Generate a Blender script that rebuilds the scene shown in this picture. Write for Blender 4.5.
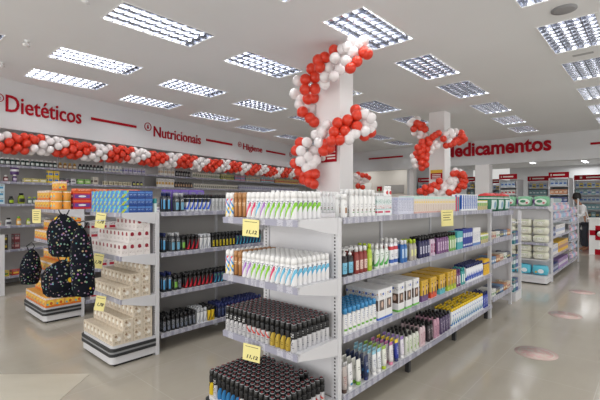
import bpy, bmesh, math, random
from mathutils import Vector, Matrix, geometry
random.seed(7)
S = bpy.context.scene
C = S.collection
for o in list(bpy.data.objects): bpy.data.objects.remove(o)
PI = math.pi
YAW = math.radians(42)
cs, sn = math.cos(YAW), math.sin(YAW)
EYE = 1.6
CEIL = 3.8

# ---------------- camera, world, lights, exposure ----------------
cd = bpy.data.cameras.new('camera'); cam = bpy.data.objects.new('camera', cd); C.objects.link(cam)
cd.sensor_width = 36; cd.lens = 24; cd.clip_start = .05; cd.clip_end = 200
cam.location = (0, 0, EYE); cam.rotation_euler = (PI/2, 0, YAW)
S.camera = cam
w = bpy.data.worlds.new('world'); S.world = w; w.use_nodes = True
w.node_tree.nodes['Background'].inputs[0].default_value = (1.0, .985, .96, 1)
w.node_tree.nodes['Background'].inputs[1].default_value = 1.0
S.view_settings.view_transform = 'Standard'; S.view_settings.look = 'None'
S.view_settings.exposure = -0.65; S.view_settings.gamma = 1
LAMP_W = 15.0
def area(name, loc, rot, sx, sy, p, col=(1, 1, 1)):
    l = bpy.data.lights.new(name, 'AREA'); l.shape = 'RECTANGLE'; l.size = sx; l.size_y = sy; l.energy = p; l.color = col
    o = bpy.data.objects.new(name, l); C.objects.link(o); o.location = loc; o.rotation_euler = rot; return o
# large fill lights added out of view, behind the camera and at the right
area('rear_fill_light', (-3.5, -3.6, 1.7), (math.radians(97), 0, 0), 13, 3.2, 420, (1, .98, .95))
area('side_fill_light', (4.6, 6.0, 1.7), (math.radians(97), 0, PI/2), 13, 3.2, 300, (1, .98, .95))

# ---------------- geometry helpers ----------------
def P(px, py, D):                       # point at a measured depth in front of the camera
    R = D*(px-300)/400
    return Vector((R*cs-D*sn, R*sn+D*cs, EYE+(200-py)*D/400))
def YX(px, X):                          # Y of the line of sight px on the plane X
    r = (px-300)/400
    return -X*(cs+r*sn)/(sn-r*cs)
def XY(px, Y):
    r = (px-300)/400
    return -Y*(sn-r*cs)/(cs+r*sn)

# ---------------- materials ----------------
def srgb(r, g, b):
    f = lambda v: (v/255/12.92) if v/255 <= .04045 else ((v/255+.055)/1.055)**2.4
    return (f(r), f(g), f(b), 1)
def mat(name, col, rough=.5, metal=0, emit=None, es=1, spec=.5, alpha=1):
    m = bpy.data.materials.new(name); m.use_nodes = True
    b = m.node_tree.nodes['Principled BSDF']
    b.inputs['Base Color'].default_value = srgb(*col); b.inputs['Roughness'].default_value = rough
    b.inputs['Metallic'].default_value = metal; b.inputs['Specular IOR Level'].default_value = spec
    if emit: b.inputs['Emission Color'].default_value = srgb(*emit); b.inputs['Emission Strength'].default_value = es
    if alpha < 1: b.inputs['Alpha'].default_value = alpha
    return m
class NT:
    def __init__(s, m, attr=False): s.t = m.node_tree; s.N = s.t.nodes; s.L = s.t.links; s.attr = attr
    def put(s, sock, v):
        if isinstance(v, (int, float)): sock.default_value = v
        elif isinstance(v, tuple): sock.default_value = v
        else: s.L.new(v, sock)
    def m(s, op, a, b=0, c=0):
        n = s.N.new('ShaderNodeMath'); n.operation = op
        s.put(n.inputs[0], a); s.put(n.inputs[1], b)
        if op in ('MULTIPLY_ADD', 'COMPARE'): s.put(n.inputs[2], c)
        return n.outputs[0]
    def rng(s, v, a, b): return s.m('MULTIPLY', s.m('GREATER_THAN', v, a), s.m('LESS_THAN', v, b))
    def mix(s, f, a, b):
        n = s.N.new('ShaderNodeMix'); n.data_type = 'RGBA'
        s.put(n.inputs[0], f); s.put(n.inputs[6], a); s.put(n.inputs[7], b); return n.outputs[2]
    def coords(s):
        if s.attr:
            tc = s.N.new('ShaderNodeAttribute'); tc.attribute_name = 'pos'; v = tc.outputs['Vector']
        else: tc = s.N.new('ShaderNodeTexCoord'); v = tc.outputs['Object']
        sp = s.N.new('ShaderNodeSeparateXYZ'); s.L.new(v, sp.inputs[0])
        return v, sp.outputs[0], sp.outputs[1], sp.outputs[2]
    def noise(s, vec, sx, sy, sz, detail=2):
        mp = s.N.new('ShaderNodeMapping'); mp.inputs['Scale'].default_value = (sx, sy, sz); s.L.new(vec, mp.inputs[0])
        n = s.N.new('ShaderNodeTexNoise'); n.inputs['Scale'].default_value = 1; n.inputs['Detail'].default_value = detail
        s.L.new(mp.outputs[0], n.inputs['Vector']); return n.outputs['Fac']
# printed packaging: feats are ('band',z0,z1,col) ('diag',slope,off,halfwidth,col,z0,z1) ('spot',x,z,rx,rz,col) ('text',x0,x1,z0,z1,col) ('stripes',pitch,col,z0,z1)
def label(name, base, feats, rough=.35, metal=0):
    m = mat(name, base, rough, metal); n = NT(m, True); v, x, y, z = n.coords(); c = srgb(*base)
    for f in feats:
        k = f[0]
        if k == 'band': fac = n.rng(z, f[1], f[2]); col = f[3]
        elif k == 'diag':
            e = n.m('SUBTRACT', z, n.m('MULTIPLY_ADD', x, f[1], f[2])); fac = n.m('LESS_THAN', n.m('ABSOLUTE', e), f[3])
            fac = n.m('MULTIPLY', fac, n.rng(z, f[5], f[6])); col = f[4]
        elif k == 'spot':
            a = n.m('DIVIDE', n.m('SUBTRACT', x, f[1]), f[3]); b = n.m('DIVIDE', n.m('SUBTRACT', z, f[2]), f[4])
            fac = n.m('LESS_THAN', n.m('ADD', n.m('MULTIPLY', a, a), n.m('MULTIPLY', b, b)), 1); col = f[5]
        elif k == 'rect':
            fac = n.m('MULTIPLY', n.rng(x, f[1], f[2]), n.rng(z, f[3], f[4])); col = f[5]
        elif k == 'text':
            q = n.noise(v, 260, 5, 90); fac = n.m('GREATER_THAN', q, .52)
            fac = n.m('MULTIPLY', fac, n.m('MULTIPLY', n.rng(x, f[1], f[2]), n.rng(z, f[3], f[4])))
            fac = n.m('MULTIPLY', fac, n.m('LESS_THAN', n.m('FRACT', n.m('DIVIDE', z, .014)), .6)); col = f[5]
        elif k == 'stripes':
            fac = n.m('LESS_THAN', n.m('FRACT', n.m('DIVIDE', x, f[1])), .5); fac = n.m('MULTIPLY', fac, n.rng(z, f[3], f[4])); col = f[2]
        elif k == 'blotch':
            q = n.noise(v, f[1], f[1], f[1], 1); fac = n.m('GREATER_THAN', q, f[2]); col = f[3]
        c = n.mix(fac, c, srgb(*col))
    n.L.new(c, n.N['Principled BSDF'].inputs['Base Color']); return m

M = {}
M['steel'] = mat('shelf_white_enamel', (214, 214, 218), .35)
M['rail'] = None
M['white'] = mat('white_plastic', (238, 238, 238), .3)
M['black'] = mat('black_plastic', (18, 18, 20), .3)
M['dark'] = mat('dark_rubber', (46, 47, 50), .5)
M['stripe'] = mat('grey_bumper_line', (150, 152, 155), .4)
M['alu'] = mat('louvre_aluminium', (176, 179, 188), .22, 1)
M['red'] = mat('sign_red', (166, 10, 32), .75, spec=.2)
M['yellow'] = mat('price_card_yellow', (243, 233, 160), .7)
M['ink'] = mat('ink_black', (30, 30, 30), .7)
M['cream'] = mat('white_print', (240, 235, 230), .6)
M['balloon_red'] = mat('balloon_red', (222, 62, 38), .28, spec=.5)
M['balloon_white'] = mat('balloon_white', (240, 234, 234), .22, spec=.6)
for k in ('balloon_red', 'balloon_white'):
    b = M[k].node_tree.nodes['Principled BSDF']
    b.inputs['Subsurface Weight'].default_value = 0.0
def _wall(name, col, rough=.7):
    m = mat(name, col, rough); n = NT(m); v, x, y, z = n.coords(); q = n.noise(v, .6, .6, .6, 3)
    k = 1.03
    c = n.mix(q, srgb(*[int(t*.975) for t in col]), srgb(*[min(255, int(t*k)) for t in col]))
    n.L.new(c, n.N['Principled BSDF'].inputs['Base Color']); return m
M['ceil'] = _wall('ceiling_paint', (228, 229, 230))
M['wall'] = _wall('wall_paint', (212, 213, 215))
M['wallwarm'] = _wall('wall_paint_warm', (226, 220, 210))
M['column'] = _wall('column_paint', (240, 238, 238))
M['back'] = mat('shelf_back_grey', (186, 184, 182), .5)
M['backw'] = mat('shelf_back_white', (226, 226, 230), .4)
# price rail: lilac grey strip with paler printed cards
def _rail():
    m = mat('price_rail', (152, 152, 168), .3); n = NT(m); v, x, y, z = n.coords()
    u = n.m('ADD', x, y); cell = n.m('FRACT', n.m('DIVIDE', u, .085)); f = n.rng(cell, .15, .8)
    q = n.m('GREATER_THAN', n.noise(v, 9, 9, .1, 0), .48); f = n.m('MULTIPLY', f, q)
    c = n.mix(f, srgb(154, 154, 172), srgb(190, 190, 202))
    t = n.m('GREATER_THAN', n.noise(v, 130, 130, 160, 2), .58)
    c = n.mix(n.m('MULTIPLY', n.m('MULTIPLY', f, t), .6), c, srgb(90, 90, 110))
    n.L.new(c, n.N['Principled BSDF'].inputs['Base Color']); return m
M['rail'] = _rail()
def _slots():
    m = mat('slotted_upright', (216, 216, 220), .35); n = NT(m); v, x, y, z = n.coords()
    f = n.m('MULTIPLY', n.m('LESS_THAN', n.m('FRACT', n.m('DIVIDE', z, .025)), .55), n.m('LESS_THAN', n.m('ABSOLUTE', x), .0065))
    c = n.mix(f, srgb(216, 216, 220), srgb(70, 70, 74)); n.L.new(c, n.N['Principled BSDF'].inputs['Base Color']); return m
M['slots'] = _slots()
def _floor():
    m = mat('polished_floor_tile', (178, 172, 160), .09, spec=.5); n = NT(m); v, x, y, z = n.coords()
    q = n.noise(v, 1.6, 1.6, 1, 5); q2 = n.noise(v, 14, 3, 1, 4)
    c = n.mix(q, srgb(172, 165, 152), srgb(190, 184, 172)); c = n.mix(n.m('MULTIPLY', q2, .25), c, srgb(160, 152, 138))
    ex = n.m('LESS_THAN', n.m('FRACT', n.m('DIVIDE', n.m('ADD', x, 50), .8)), .006)
    ey = n.m('LESS_THAN', n.m('FRACT', n.m('DIVIDE', n.m('ADD', y, 50.3), .8)), .006)
    g = n.m('MULTIPLY', n.m('MAXIMUM', ex, ey), .45); c = n.mix(g, c, srgb(205, 200, 190))
    L, N = n.L, n.N; b = N['Principled BSDF']; L.new(c, b.inputs['Base Color'])
    L.new(n.m('MULTIPLY_ADD', q2, .1, .07), b.inputs['Roughness']); return m
M['floor'] = _floor()

# ---------------- mesh helpers ----------------
class MB:
    def __init__(s): s.v = []; s.f = []; s.mi = []; s.sm = []
    def add(s, vs, fs, mi=0, smooth=False):
        o = len(s.v); s.v += [tuple(p) for p in vs]; s.f += [tuple(i+o for i in f) for f in fs]; s.mi += [mi]*len(fs); s.sm += [smooth]*len(fs)
    def box(s, x0, x1, y0, y1, z0, z1, mi=0):
        s.add([(x, y, z) for x in (x0, x1) for y in (y0, y1) for z in (z0, z1)],
              [(0, 1, 3, 2), (4, 6, 7, 5), (0, 4, 5, 1), (2, 3, 7, 6), (0, 2, 6, 4), (1, 5, 7, 3)], mi)
    def prism(s, poly, z0, z1, mi=0):      # polygon in xy extruded along z
        n = len(poly)
        s.add([(x, y, z0) for x, y in poly]+[(x, y, z1) for x, y in poly],
              [tuple(range(n))[::-1], tuple(range(n, 2*n))]+[(i, (i+1) % n, (i+1) % n+n, i+n) for i in range(n)], mi)
    def side(s, poly, x0, x1, mi=0):       # polygon in yz extruded along x
        n = len(poly)
        s.add([(x0, y, z) for y, z in poly]+[(x1, y, z) for y, z in poly],
              [tuple(range(n)), tuple(range(n, 2*n))[::-1]]+[(i, i+n, (i+1) % n+n, (i+1) % n) for i in range(n)], mi)
    def lathe(s, prof, n=14, ax=1, ay=1, mi=0, cx=0, cy=0):
        vs = []; fs = []
        for r, z in prof:
            for i in range(n):
                a = 2*PI*i/n; vs.append((cx+r*math.cos(a)*ax, cy+r*math.sin(a)*ay, z))
        for j in range(len(prof)-1):
            for i in range(n):
                fs.append((j*n+i, j*n+(i+1) % n, (j+1)*n+(i+1) % n, (j+1)*n+i))
        fs.append(tuple(range(n))[::-1]); fs.append(tuple((len(prof)-1)*n+i for i in range(n)))
        s.add(vs, fs, mi, True)
    def tube(s, pts, r, n=6, mi=0):
        pts = [Vector(p) for p in pts]; vs = []; fs = []
        for i, p in enumerate(pts):
            d = (pts[min(i+1, len(pts)-1)]-pts[max(i-1, 0)]).normalized()
            a = d.orthogonal().normalized(); b = d.cross(a)
            for k in range(n): t = 2*PI*k/n; vs.append(p+a*r*math.cos(t)+b*r*math.sin(t))
        for j in range(len(pts)-1):
            for i in range(n): fs.append((j*n+i, j*n+(i+1) % n, (j+1)*n+(i+1) % n, (j+1)*n+i))
        fs.append(tuple(range(n))[::-1]); fs.append(tuple((len(pts)-1)*n+i for i in range(n)))
        s.add(vs, fs, mi, True)
    def mesh(s, name, mats):
        me = bpy.data.meshes.new(name); me.from_pydata(s.v, [], s.f)
        for m in (mats if isinstance(mats, (list, tuple)) else [mats]): me.materials.append(m)
        me.polygons.foreach_set('material_index', s.mi); me.polygons.foreach_set('use_smooth', s.sm)
        bm = bmesh.new(); bm.from_mesh(me); bmesh.ops.recalc_face_normals(bm, faces=bm.faces); bm.to_mesh(me); bm.free()
        me.update(); return me
    def obj(s, name, mats, parent=None, loc=None, rz=0):
        o = bpy.data.objects.new(name, s.mesh(name, mats)); C.objects.link(o)
        if parent: o.parent = parent
        if loc is not None: o.location = loc
        if rz: o.rotation_euler = (0, 0, rz)
        return o
def tag(o, lab, cat, group=None):
    o['label'] = lab; o['category'] = cat
    if group: o['group'] = group
    return o
def struct(o): o['kind'] = 'structure'; return o
def empty(name, loc, lab, cat, group=None, rz=0):
    o = bpy.data.objects.new(name, None); C.objects.link(o); o.location = loc; o.rotation_euler = (0, 0, rz); o.empty_display_size = .1
    return tag(o, lab, cat, group)
def bevel(me, w, seg=2):
    bm = bmesh.new(); bm.from_mesh(me)
    bmesh.ops.bevel(bm, geom=[e for e in bm.edges if e.calc_face_angle(0) > .6], offset=w, segments=seg, affect='EDGES', profile=.5)
    for f in bm.faces: f.smooth = False
    bm.to_mesh(me); bm.free(); return me
def text_obj(s, w, h, d, m, name, bold=.02, italic=0, parent=None):
    cu = bpy.data.curves.new(name, 'FONT'); cu.body = s; cu.offset = bold; cu.extrude = .02; cu.shear = italic; cu.resolution_u = 3
    t = bpy.data.objects.new(name, cu); C.objects.link(t)
    me = bpy.data.meshes.new_from_object(t.evaluated_get(bpy.context.evaluated_depsgraph_get()))
    bpy.data.objects.remove(t); bpy.data.curves.remove(cu)
    xs = [v.co.x for v in me.vertices]; ys = [v.co.y for v in me.vertices]; x0, x1, y0, y1 = min(xs), max(xs), min(ys), max(ys)
    for v in me.vertices:
        z = d if v.co.z > 0 else 0
        v.co = Vector(((v.co.x-x0)/(x1-x0)*w, -z, (v.co.y-y0)/(y1-y0)*h))
    me.materials.clear(); me.materials.append(m); me.name = name
    o = bpy.data.objects.new(name, me); C.objects.link(o)
    if parent: o.parent = parent
    return o

ORD = ['', 'first', 'second', 'third', 'fourth', 'fifth', 'sixth', 'seventh', 'eighth', 'ninth', 'tenth', 'eleventh', 'twelfth', 'thirteenth', 'fourteenth', 'fifteenth', 'sixteenth', 'seventeenth', 'eighteenth', 'nineteenth']
def ordn(i):
    if i < 20: return ORD[i]
    t, r = divmod(i, 10); T = {2: 'twent', 3: 'thirt', 4: 'fort', 5: 'fift', 6: 'sixt', 7: 'sevent', 8: 'eight', 9: 'ninet'}
    return T[t]+'ieth' if r == 0 else T[t]+'y-'+ORD[r]

# ---------------- product prototypes (front is local -Y, base at z 0) ----------------
def write_pos(me, boxy_=False):
    a = me.attributes.new('pos', 'FLOAT_VECTOR', 'CORNER')
    for p in me.polygons:
        sw = boxy_ and abs(p.normal.x) > .7
        for li in p.loop_indices:
            c = me.vertices[me.loops[li].vertex_index].co
            a.data[li].vector = (c.y, c.x, c.z) if sw else c
class Proto:
    def __init__(s, name, cat, me, kids=(), w=.05, d=.05, h=.2):
        write_pos(me, cat == 'box')
        s.name = name; s.cat = cat; s.me = me; s.kids = kids; s.w = w; s.d = d; s.h = h
QUEUE = []
def place(p, loc, rz, lab, group, tilt=0, kids=True): QUEUE.append((p, tuple(loc), rz, lab, group, kids))
def build(p, loc, rz, lab, group, kids=True, tilt=0):
    o = bpy.data.objects.new(p.name, p.me); C.objects.link(o); o.location = loc; o.rotation_euler = (tilt, 0, rz)
    tag(o, lab, p.cat, group)
    if kids:
        for nm, me in p.kids:
            k = bpy.data.objects.new(nm, me); C.objects.link(k); k.parent = o
    return o
def can(bm_, cm_, r=.0225, h=.18, ch=.045, shoulder=None, name='aerosol_can'):
    b = MB(); b.lathe([(r*.92, 0), (r, .004), (r, h-ch-.006), (r*.93, h-ch)], 14)
    c = MB(); c.lathe([(r*.93, h-ch), (r*.93, h-ch*.5), (r*.86, h-ch*.2), (r*.66, h-.003), (r*.5, h)], 14)
    return Proto(name, 'aerosol can', b.mesh('can_body', bm_), [('cap', c.mesh('cap', cm_))], 2*r, 2*r, h)
def bottle(bm_, cm_, w=.06, d=.04, h=.2, ch=.035, cr=.014, name='shampoo_bottle', cat='bottle'):
    hb = h-ch; b = MB(); b.lathe([(.9, 0), (1, .006), (1.0, hb*.6), (.95, hb*.8), (.72, hb*.94), (cr/(w/2)*.95, hb)], 14, w/2, d/2)
    c = MB(); c.lathe([(cr, hb), (cr, h-.004), (cr*.85, h)], 12)
    return Proto(name, cat, b.mesh('bottle_body', bm_), [('cap', c.mesh('cap', cm_))], w, d, h)
def flip(bm_, cm_, w=.058, d=.036, h=.2, ch=.03, name='shampoo_bottle'):
    hb = h-ch; b = MB(); b.lathe([(.85, 0), (1, .006), (1.0, hb*.75), (.82, hb*.97), (.76, hb)], 14, w/2, d/2)
    c = MB(); c.lathe([(.76, hb), (.78, h-.006), (.7, h)], 14, w/2, d/2)
    return Proto(name, 'bottle', b.mesh('bottle_body', bm_), [('cap', c.mesh('cap', cm_))], w, d, h)
def pump(bm_, cm_, w=.06, d=.04, h=.2, name='pump_bottle'):
    hb = h*.74; b = MB(); b.lathe([(.9, 0), (1, .006), (1, hb*.82), (.8, hb*.95), (.4, hb)], 14, w/2, d/2)
    c = MB(); c.lathe([(.013, hb), (.013, hb+.016), (.005, hb+.017), (.005, h-.014), (.011, h-.013), (.010, h)], 10)
    c.box(-.005, .005, -.032, .0, h-.011, h-.002)
    return Proto(name, 'bottle', b.mesh('bottle_body', bm_), [('pump', c.mesh('pump', cm_))], w, d, h)
def tube(bm_, cm_, w=.05, d=.034, h=.17, ch=.03, name='squeeze_tube'):
    b = MB(); n = 14; vs = []; fs = []; prof = [(0.82, 1, ch), (.9, 1, ch+.03), (.96, .75, h*.6), (1, .35, h*.87), (1.02, .08, h-.008), (1.02, .08, h)]
    for sx, sy, z in prof:
        for i in range(n): a = 2*PI*i/n; vs.append((w/2*sx*math.cos(a), d/2*sy*math.sin(a), z))
    for j in range(len(prof)-1):
        for i in range(n): fs.append((j*n+i, j*n+(i+1) % n, (j+1)*n+(i+1) % n, (j+1)*n+i))
    fs.append(tuple(range(n))[::-1]); fs.append(tuple((len(prof)-1)*n+i for i in range(n))); b.add(vs, fs, 0, True)
    c = MB(); c.lathe([(.78, 0), (.82, .003), (.8, ch)], 14, w/2, d/2)
    return Proto(name, 'tube', b.mesh('tube_body', bm_), [('cap', c.mesh('cap', cm_))], w, d, h)
def carton(m, w=.06, d=.05, h=.15, name='carton', cat='box', flap=None):
    b = MB(); b.box(-w/2, w/2, -d/2, d/2, 0, h); me = bevel(b.mesh('carton', m), .0015, 1)
    return Proto(name, cat, me, [], w, d, h)
def tin(bm_, lm_, r=.05, h=.13, name='tin', cat='tin'):
    b = MB(); b.lathe([(r*.97, 0), (r, .004), (r, h-.016), (r*.97, h-.014)], 18)
    c = MB(); c.lathe([(r*1.0, h-.014), (r*1.0, h-.002), (r*.94, h)], 18)
    return Proto(name, cat, b.mesh('tin_body', bm_), [('lid', c.mesh('lid', lm_))], 2*r, 2*r, h)
def softpack(m, w=.22, d=.12, h=.16, name='diaper_pack', cat='pack'):
    b = MB(); nx, ny, nz = 8, 4, 6; vs = []; idx = {}; fs = []
    def pt(i, j, k):
        if (i, j, k) in idx: return idx[(i, j, k)]
        u, v_, t = 2*i/nx-1, 2*j/ny-1, 2*k/nz-1
        f = lambda a, b_, c_: a*(1-.10*b_*b_)*(1-.14*c_*c_)
        q = (f(u, v_, t)*w/2, f(v_, u, t)*d/2, (f(t, u, v_)+1)*h/2+.004*math.sin(9*u+3*t)*(1-abs(v_)))
        idx[(i, j, k)] = len(vs); vs.append((q[0], q[1], max(q[2], 0))); return idx[(i, j, k)]
    for i in range(nx):
        for k in range(nz):
            for j in (0, ny): fs.append((pt(i, j, k), pt(i+1, j, k), pt(i+1, j, k+1), pt(i, j, k+1)))
    for j in range(ny):
        for k in range(nz):
            for i in (0, nx): fs.append((pt(i, j, k), pt(i, j+1, k), pt(i, j+1, k+1), pt(i, j, k+1)))
    for i in range(nx):
        for j in range(ny):
            for k in (0, nz): fs.append((pt(i, j, k), pt(i+1, j, k), pt(i+1, j+1, k), pt(i, j+1, k)))
    b.add(vs, fs, 0, True)
    return Proto(name, cat, b.mesh('soft_pack', m), [], w, d, h)
def grid(p, x, y, z, rz, n, rows, pitch, rp, desc, shelf, group, back='row', skip=None, jit=.0, kidrows=99, layers=1):
    """products side by side: n facings running to the viewer's right, rows deep; x,y = first facing's front-left corner"""
    ux, uy = math.cos(rz), math.sin(rz); bx, by = -uy, ux
    for k in range(layers):
        for r in range(rows):
            for i in range(n):
                if skip and skip(i, r, k): continue
                a = p.w/2+i*pitch; b_ = p.d/2+r*rp+.003+random.uniform(0, jit)
                rw = ['front', 'second', 'third', 'fourth', 'fifth', 'sixth', 'seventh', 'eighth', 'ninth', 'tenth'][r]
                bits = [desc, shelf]
                if rows > 1: bits.append(rw+' row')
                if layers > 1: bits.append(['bottom layer', 'second layer', 'third layer', 'fourth layer'][k])
                if n > 1: bits.append(ordn(i+1)+' from left')
                if len(' '.join(bits).replace(',', '').split()) > 16: bits[1] = ' '.join(bits[1].split()[:3])
                place(p, (x+ux*a+bx*b_, y+uy*a+by*b_, z+k*(p.h+.001)), rz+random.uniform(-jit*6, jit*6) if jit else rz, ', '.join(bits), group, kids=(r < kidrows))

# ================= SETTING =================
# floor
b = MB(); b.box(-14, 6, -5, 30, -.1, 0); struct(b.obj('floor', M['floor']))
# light panel positions measured on the ceiling: (x centre, y centre)
FX = []
for y0, x0 in ((1.95, -.88), (3.85, -.88), (5.79, -.87), (7.62, -.89), (9.5, -.93), (11.4, -.97), (13.2, -.99)): FX.append((x0+.0, y0+.63, 'aisle side column'))
for y0, x0 in ((1.95, -2.80), (3.84, -2.80), (5.75, -2.87), (7.5, -2.92), (9.55, -3.0), (11.42, -3.09), (13.25, -3.16)): FX.append((x0, y0+.63, 'middle column'))
for y0, x0 in ((1.97, -4.72), (3.86, -4.82), (5.76, -4.86), (7.65, -4.97), (9.7, -5.12), (11.6, -5.22), (13.4, -5.35)): FX.append((x0, y0+.63, 'third column'))
for y0, x0 in ((1.95, -6.68), (3.84, -6.85), (5.72, -6.95), (7.65, -7.05), (9.7, -7.2), (11.6, -7.35), (13.4, -7.5)): FX.append((x0, y0+.63, 'fourth column'))
for y0, x0 in ((1.97, -8.08), (3.82, -8.52), (5.75, -8.78), (7.62, -9.25), (9.6, -9.6), (11.5, -9.95), (13.4, -10.3)): FX.append((x0, y0+.63, 'column beside the left wall'))
for x0 in (-6.68, -4.72, -2.8, -.88): FX.append((x0-.12 if x0 < -6 else x0, .72, 'row above the entrance'))
FW, FL = .60, 1.22
HOLES = [(x-FW/2, x+FW/2, y-FL/2, y+FL/2) for x, y, _ in FX]
# ceiling with openings for the light panels
def ceiling():
    pts = [(-14, -5), (6, -5), (6, 15.5), (-14, 15.5)]; edges = [(0, 1), (1, 2), (2, 3), (3, 0)]
    for x0, x1, y0, y1 in HOLES:
        k = len(pts); pts += [(x0, y0), (x1, y0), (x1, y1), (x0, y1)]; edges += [(k, k+1), (k+1, k+2), (k+2, k+3), (k+3, k)]
    vs, es, fs, _, _, _ = geometry.delaunay_2d_cdt([Vector(p) for p in pts], edges, [], 0, 1e-5)
    keep = []
    for f in fs:
        cx = sum(vs[i].x for i in f)/len(f); cy = sum(vs[i].y for i in f)/len(f)
        if not any(x0 < cx < x1 and y0 < cy < y1 for x0, x1, y0, y1 in HOLES): keep.append(tuple(f))
    b = MB(); b.add([(v.x, v.y, CEIL) for v in vs], keep); b.box(-14, 6, -5, 15.5, 4.05, 4.1)
    return struct(b.obj('ceiling', M['ceil']))
ceiling()
# left wall: skewed against the grid of the shop; frame s along the wall, inward normal
WL0 = Vector((-8.81, 1.73, 0)); WU = Vector((-11.2+8.81, 12.45-1.73, 0)).normalized(); WN = Vector((WU.y, -WU.x, 0))
WRZ = math.atan2(WU.y, WU.x)
def WP(s, off=0, z=0): return WL0+WU*s+WN*off+Vector((0, 0, z))
def WS(px):                                # distance along the wall seen at column px
    r = (px-300)/400; d = Vector((r*cs-sn, r*sn+cs))
    # WL0 + WU*s = t*d
    den = d.x*WU.y-d.y*WU.x
    return (d.y*WL0.x-d.x*WL0.y)/den if abs(den) > 1e-6 else 0
def wall_box(name, s0, s1, o0, o1, z0, z1, m):
    b = MB(); b.box(s0, s1, -o1, -o0, z0, z1); o = b.obj(name, m, None, (WL0.x, WL0.y, 0), WRZ); return struct(o)
wall_box('wall_left', -7, 15.2, -.62, -.52, 0, 3.8, M['wall'])
wall_box('trim_1', -7, 14.6, -.52, 0, 2.9, 3.8, M['wall'])       # bulkhead over the wall shelving
def wbox(name, x0, x1, y0, y1, z0, z1, m): b = MB(); b.box(x0, x1, y0, y1, z0, z1); return struct(b.obj(name, m))
wbox('trim_2', -12.4, 6, 15.5, 15.7, 2.9, 3.8, M['wall'])        # bulkhead with the big red word
wbox('wall_back', -14, -8.0, 17.6, 17.75, 0, 3.3, M['wallwarm'])
wbox('wall_far', -6, 6, 23.5, 23.65, 0, 3.3, M['wall'])
wbox('wall_pharmacy_side', -8.0, -7.9, 15.7, 23.5, 0, 3.3, M['wall'])
b = MB(); b.box(-14, 6, 15.7, 23.6, 3.3, 3.35); struct(b.obj('ceiling', M['ceil']))
wbox('wall_entrance', -14, -6.5, -5, -4.9, 0, 3.8, M['wall'])

# columns
def column(name, x0, x1, y0, y1, z1=CEIL):
    b = MB(); b.box(x0, x1, y0, y1, 0, z1); o = b.obj(name, M['column']); bevel(o.data, .006, 1); return struct(o)
column('wall_column', -4.165, -3.687, 5.02, 5.38)
column('wall_column', -4.34, -3.94, 9.69, 10.06)
column('wall_pillar', -5.12, -4.62, 15.42, 15.8, 2.9)
b = MB(); b.box(-8.0, -7.72, 15.72, 16.0, 0, 3.3); struct(b.obj('wall_pillar', M['column']))

# ================= CEILING LIGHTS =================
M['reflector'] = mat('light_reflector', (176, 179, 188), .25, .9)
M['tube'] = mat('fluorescent_tube', (255, 255, 255), .4, emit=(245, 248, 255), es=5.0)
def light_meshes():
    W, L, H = FW-.004, FL-.004, .085
    fr = MB()
    for x0, x1, y0, y1 in ((-W/2-.015, W/2+.015, -L/2-.015, -L/2), (-W/2-.015, W/2+.015, L/2, L/2+.015), (-W/2-.015, -W/2, -L/2, L/2), (W/2, W/2+.015, -L/2, L/2)): fr.box(x0, x1, y0, y1, -.008, -.001)
    t = .003
    hs = MB(); hs.box(-W/2, W/2, -L/2, L/2, H, H+t)
    for i in range(4):                      # curved reflector trough over each tube
        xc, hw, K = -W/2+W*(i+.5)/4, W/8, 6; pr = [(xc+hw*math.sin(q*PI/2/K*.98), .018+.062*math.cos(q*PI/2/K)) for q in range(-K, K+1)]
        vs = [(x, y, z) for x, z in pr for y in (-L/2+t, L/2-t)]; hs.add(vs, [(2*q, 2*q+1, 2*q+3, 2*q+2) for q in range(2*K)], 0, True)
    for x0, x1, y0, y1 in ((-W/2, W/2, -L/2, -L/2+t), (-W/2, W/2, L/2-t, L/2), (-W/2, -W/2+t, -L/2, L/2), (W/2-t, W/2, -L/2, L/2)): hs.box(x0, x1, y0, y1, 0, H)
    lv = MB()
    for i in range(1, 4): x = -W/2+W*i/4; lv.side([(-L/2+t, .046), (L/2-t, .046), (L/2-t, .0), (-L/2+t, .0)], x-.007, x+.007)
    for i in range(1, 9):
        y = -L/2+L*i/9; lv.add([(-W/2+t, y-.006, .04), (W/2-t, y-.006, .04), (W/2-t, y+.006, .04), (-W/2+t, y+.006, .04), (-W/2+t, y, .001), (W/2-t, y, .001)],
                              [(0, 1, 2, 3), (0, 4, 5, 1), (3, 2, 5, 4), (0, 3, 4), (1, 5, 2)])
    tb = MB(); tb.tube([(0, -L/2+.03, 0), (0, L/2-.03, 0)], .013, 8)
    return fr.mesh('frame', M['white']), hs.mesh('housing', M['reflector']), lv.mesh('louvre', M['alu']), tb.mesh('tube', M['tube']), W
FM = light_meshes()
cnt = {}
for x, y, col in FX:
    cnt[col] = cnt.get(col, 0)+1
    if 'row above' in col: lab = 'louvred ceiling light panel, %s, %s from left' % (col, ordn(cnt[col]))
    else: lab = 'louvred ceiling light panel in the %s, %s from the camera' % (col, ordn(cnt[col]))
    r = empty('ceiling_light', (x, y, CEIL), lab, 'ceiling light', 'louvred ceiling light panels')
    for nm, me in (('frame', FM[0]), ('housing', FM[1]), ('louvre', FM[2])):
        k = bpy.data.objects.new(nm, me); C.objects.link(k); k.parent = r
    for i in range(4):
        k = bpy.data.objects.new('tube', FM[3]); C.objects.link(k); k.parent = r; k.location = (-FM[4]/2+FM[4]*(i+.5)/4, 0, .062)
    l = bpy.data.lights.get('panel_light') or bpy.data.lights.new('panel_light', 'AREA')
    l.shape = 'RECTANGLE'; l.size = .03; l.size_y = 1.12; l.energy = LAMP_W/4; l.color = (1, .99, .97)
    for i in range(4):
        k = bpy.data.objects.new('tube_light', l); C.objects.link(k); k.parent = r; k.location = (-FM[4]/2+FM[4]*(i+.5)/4, 0, .047)
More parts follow.
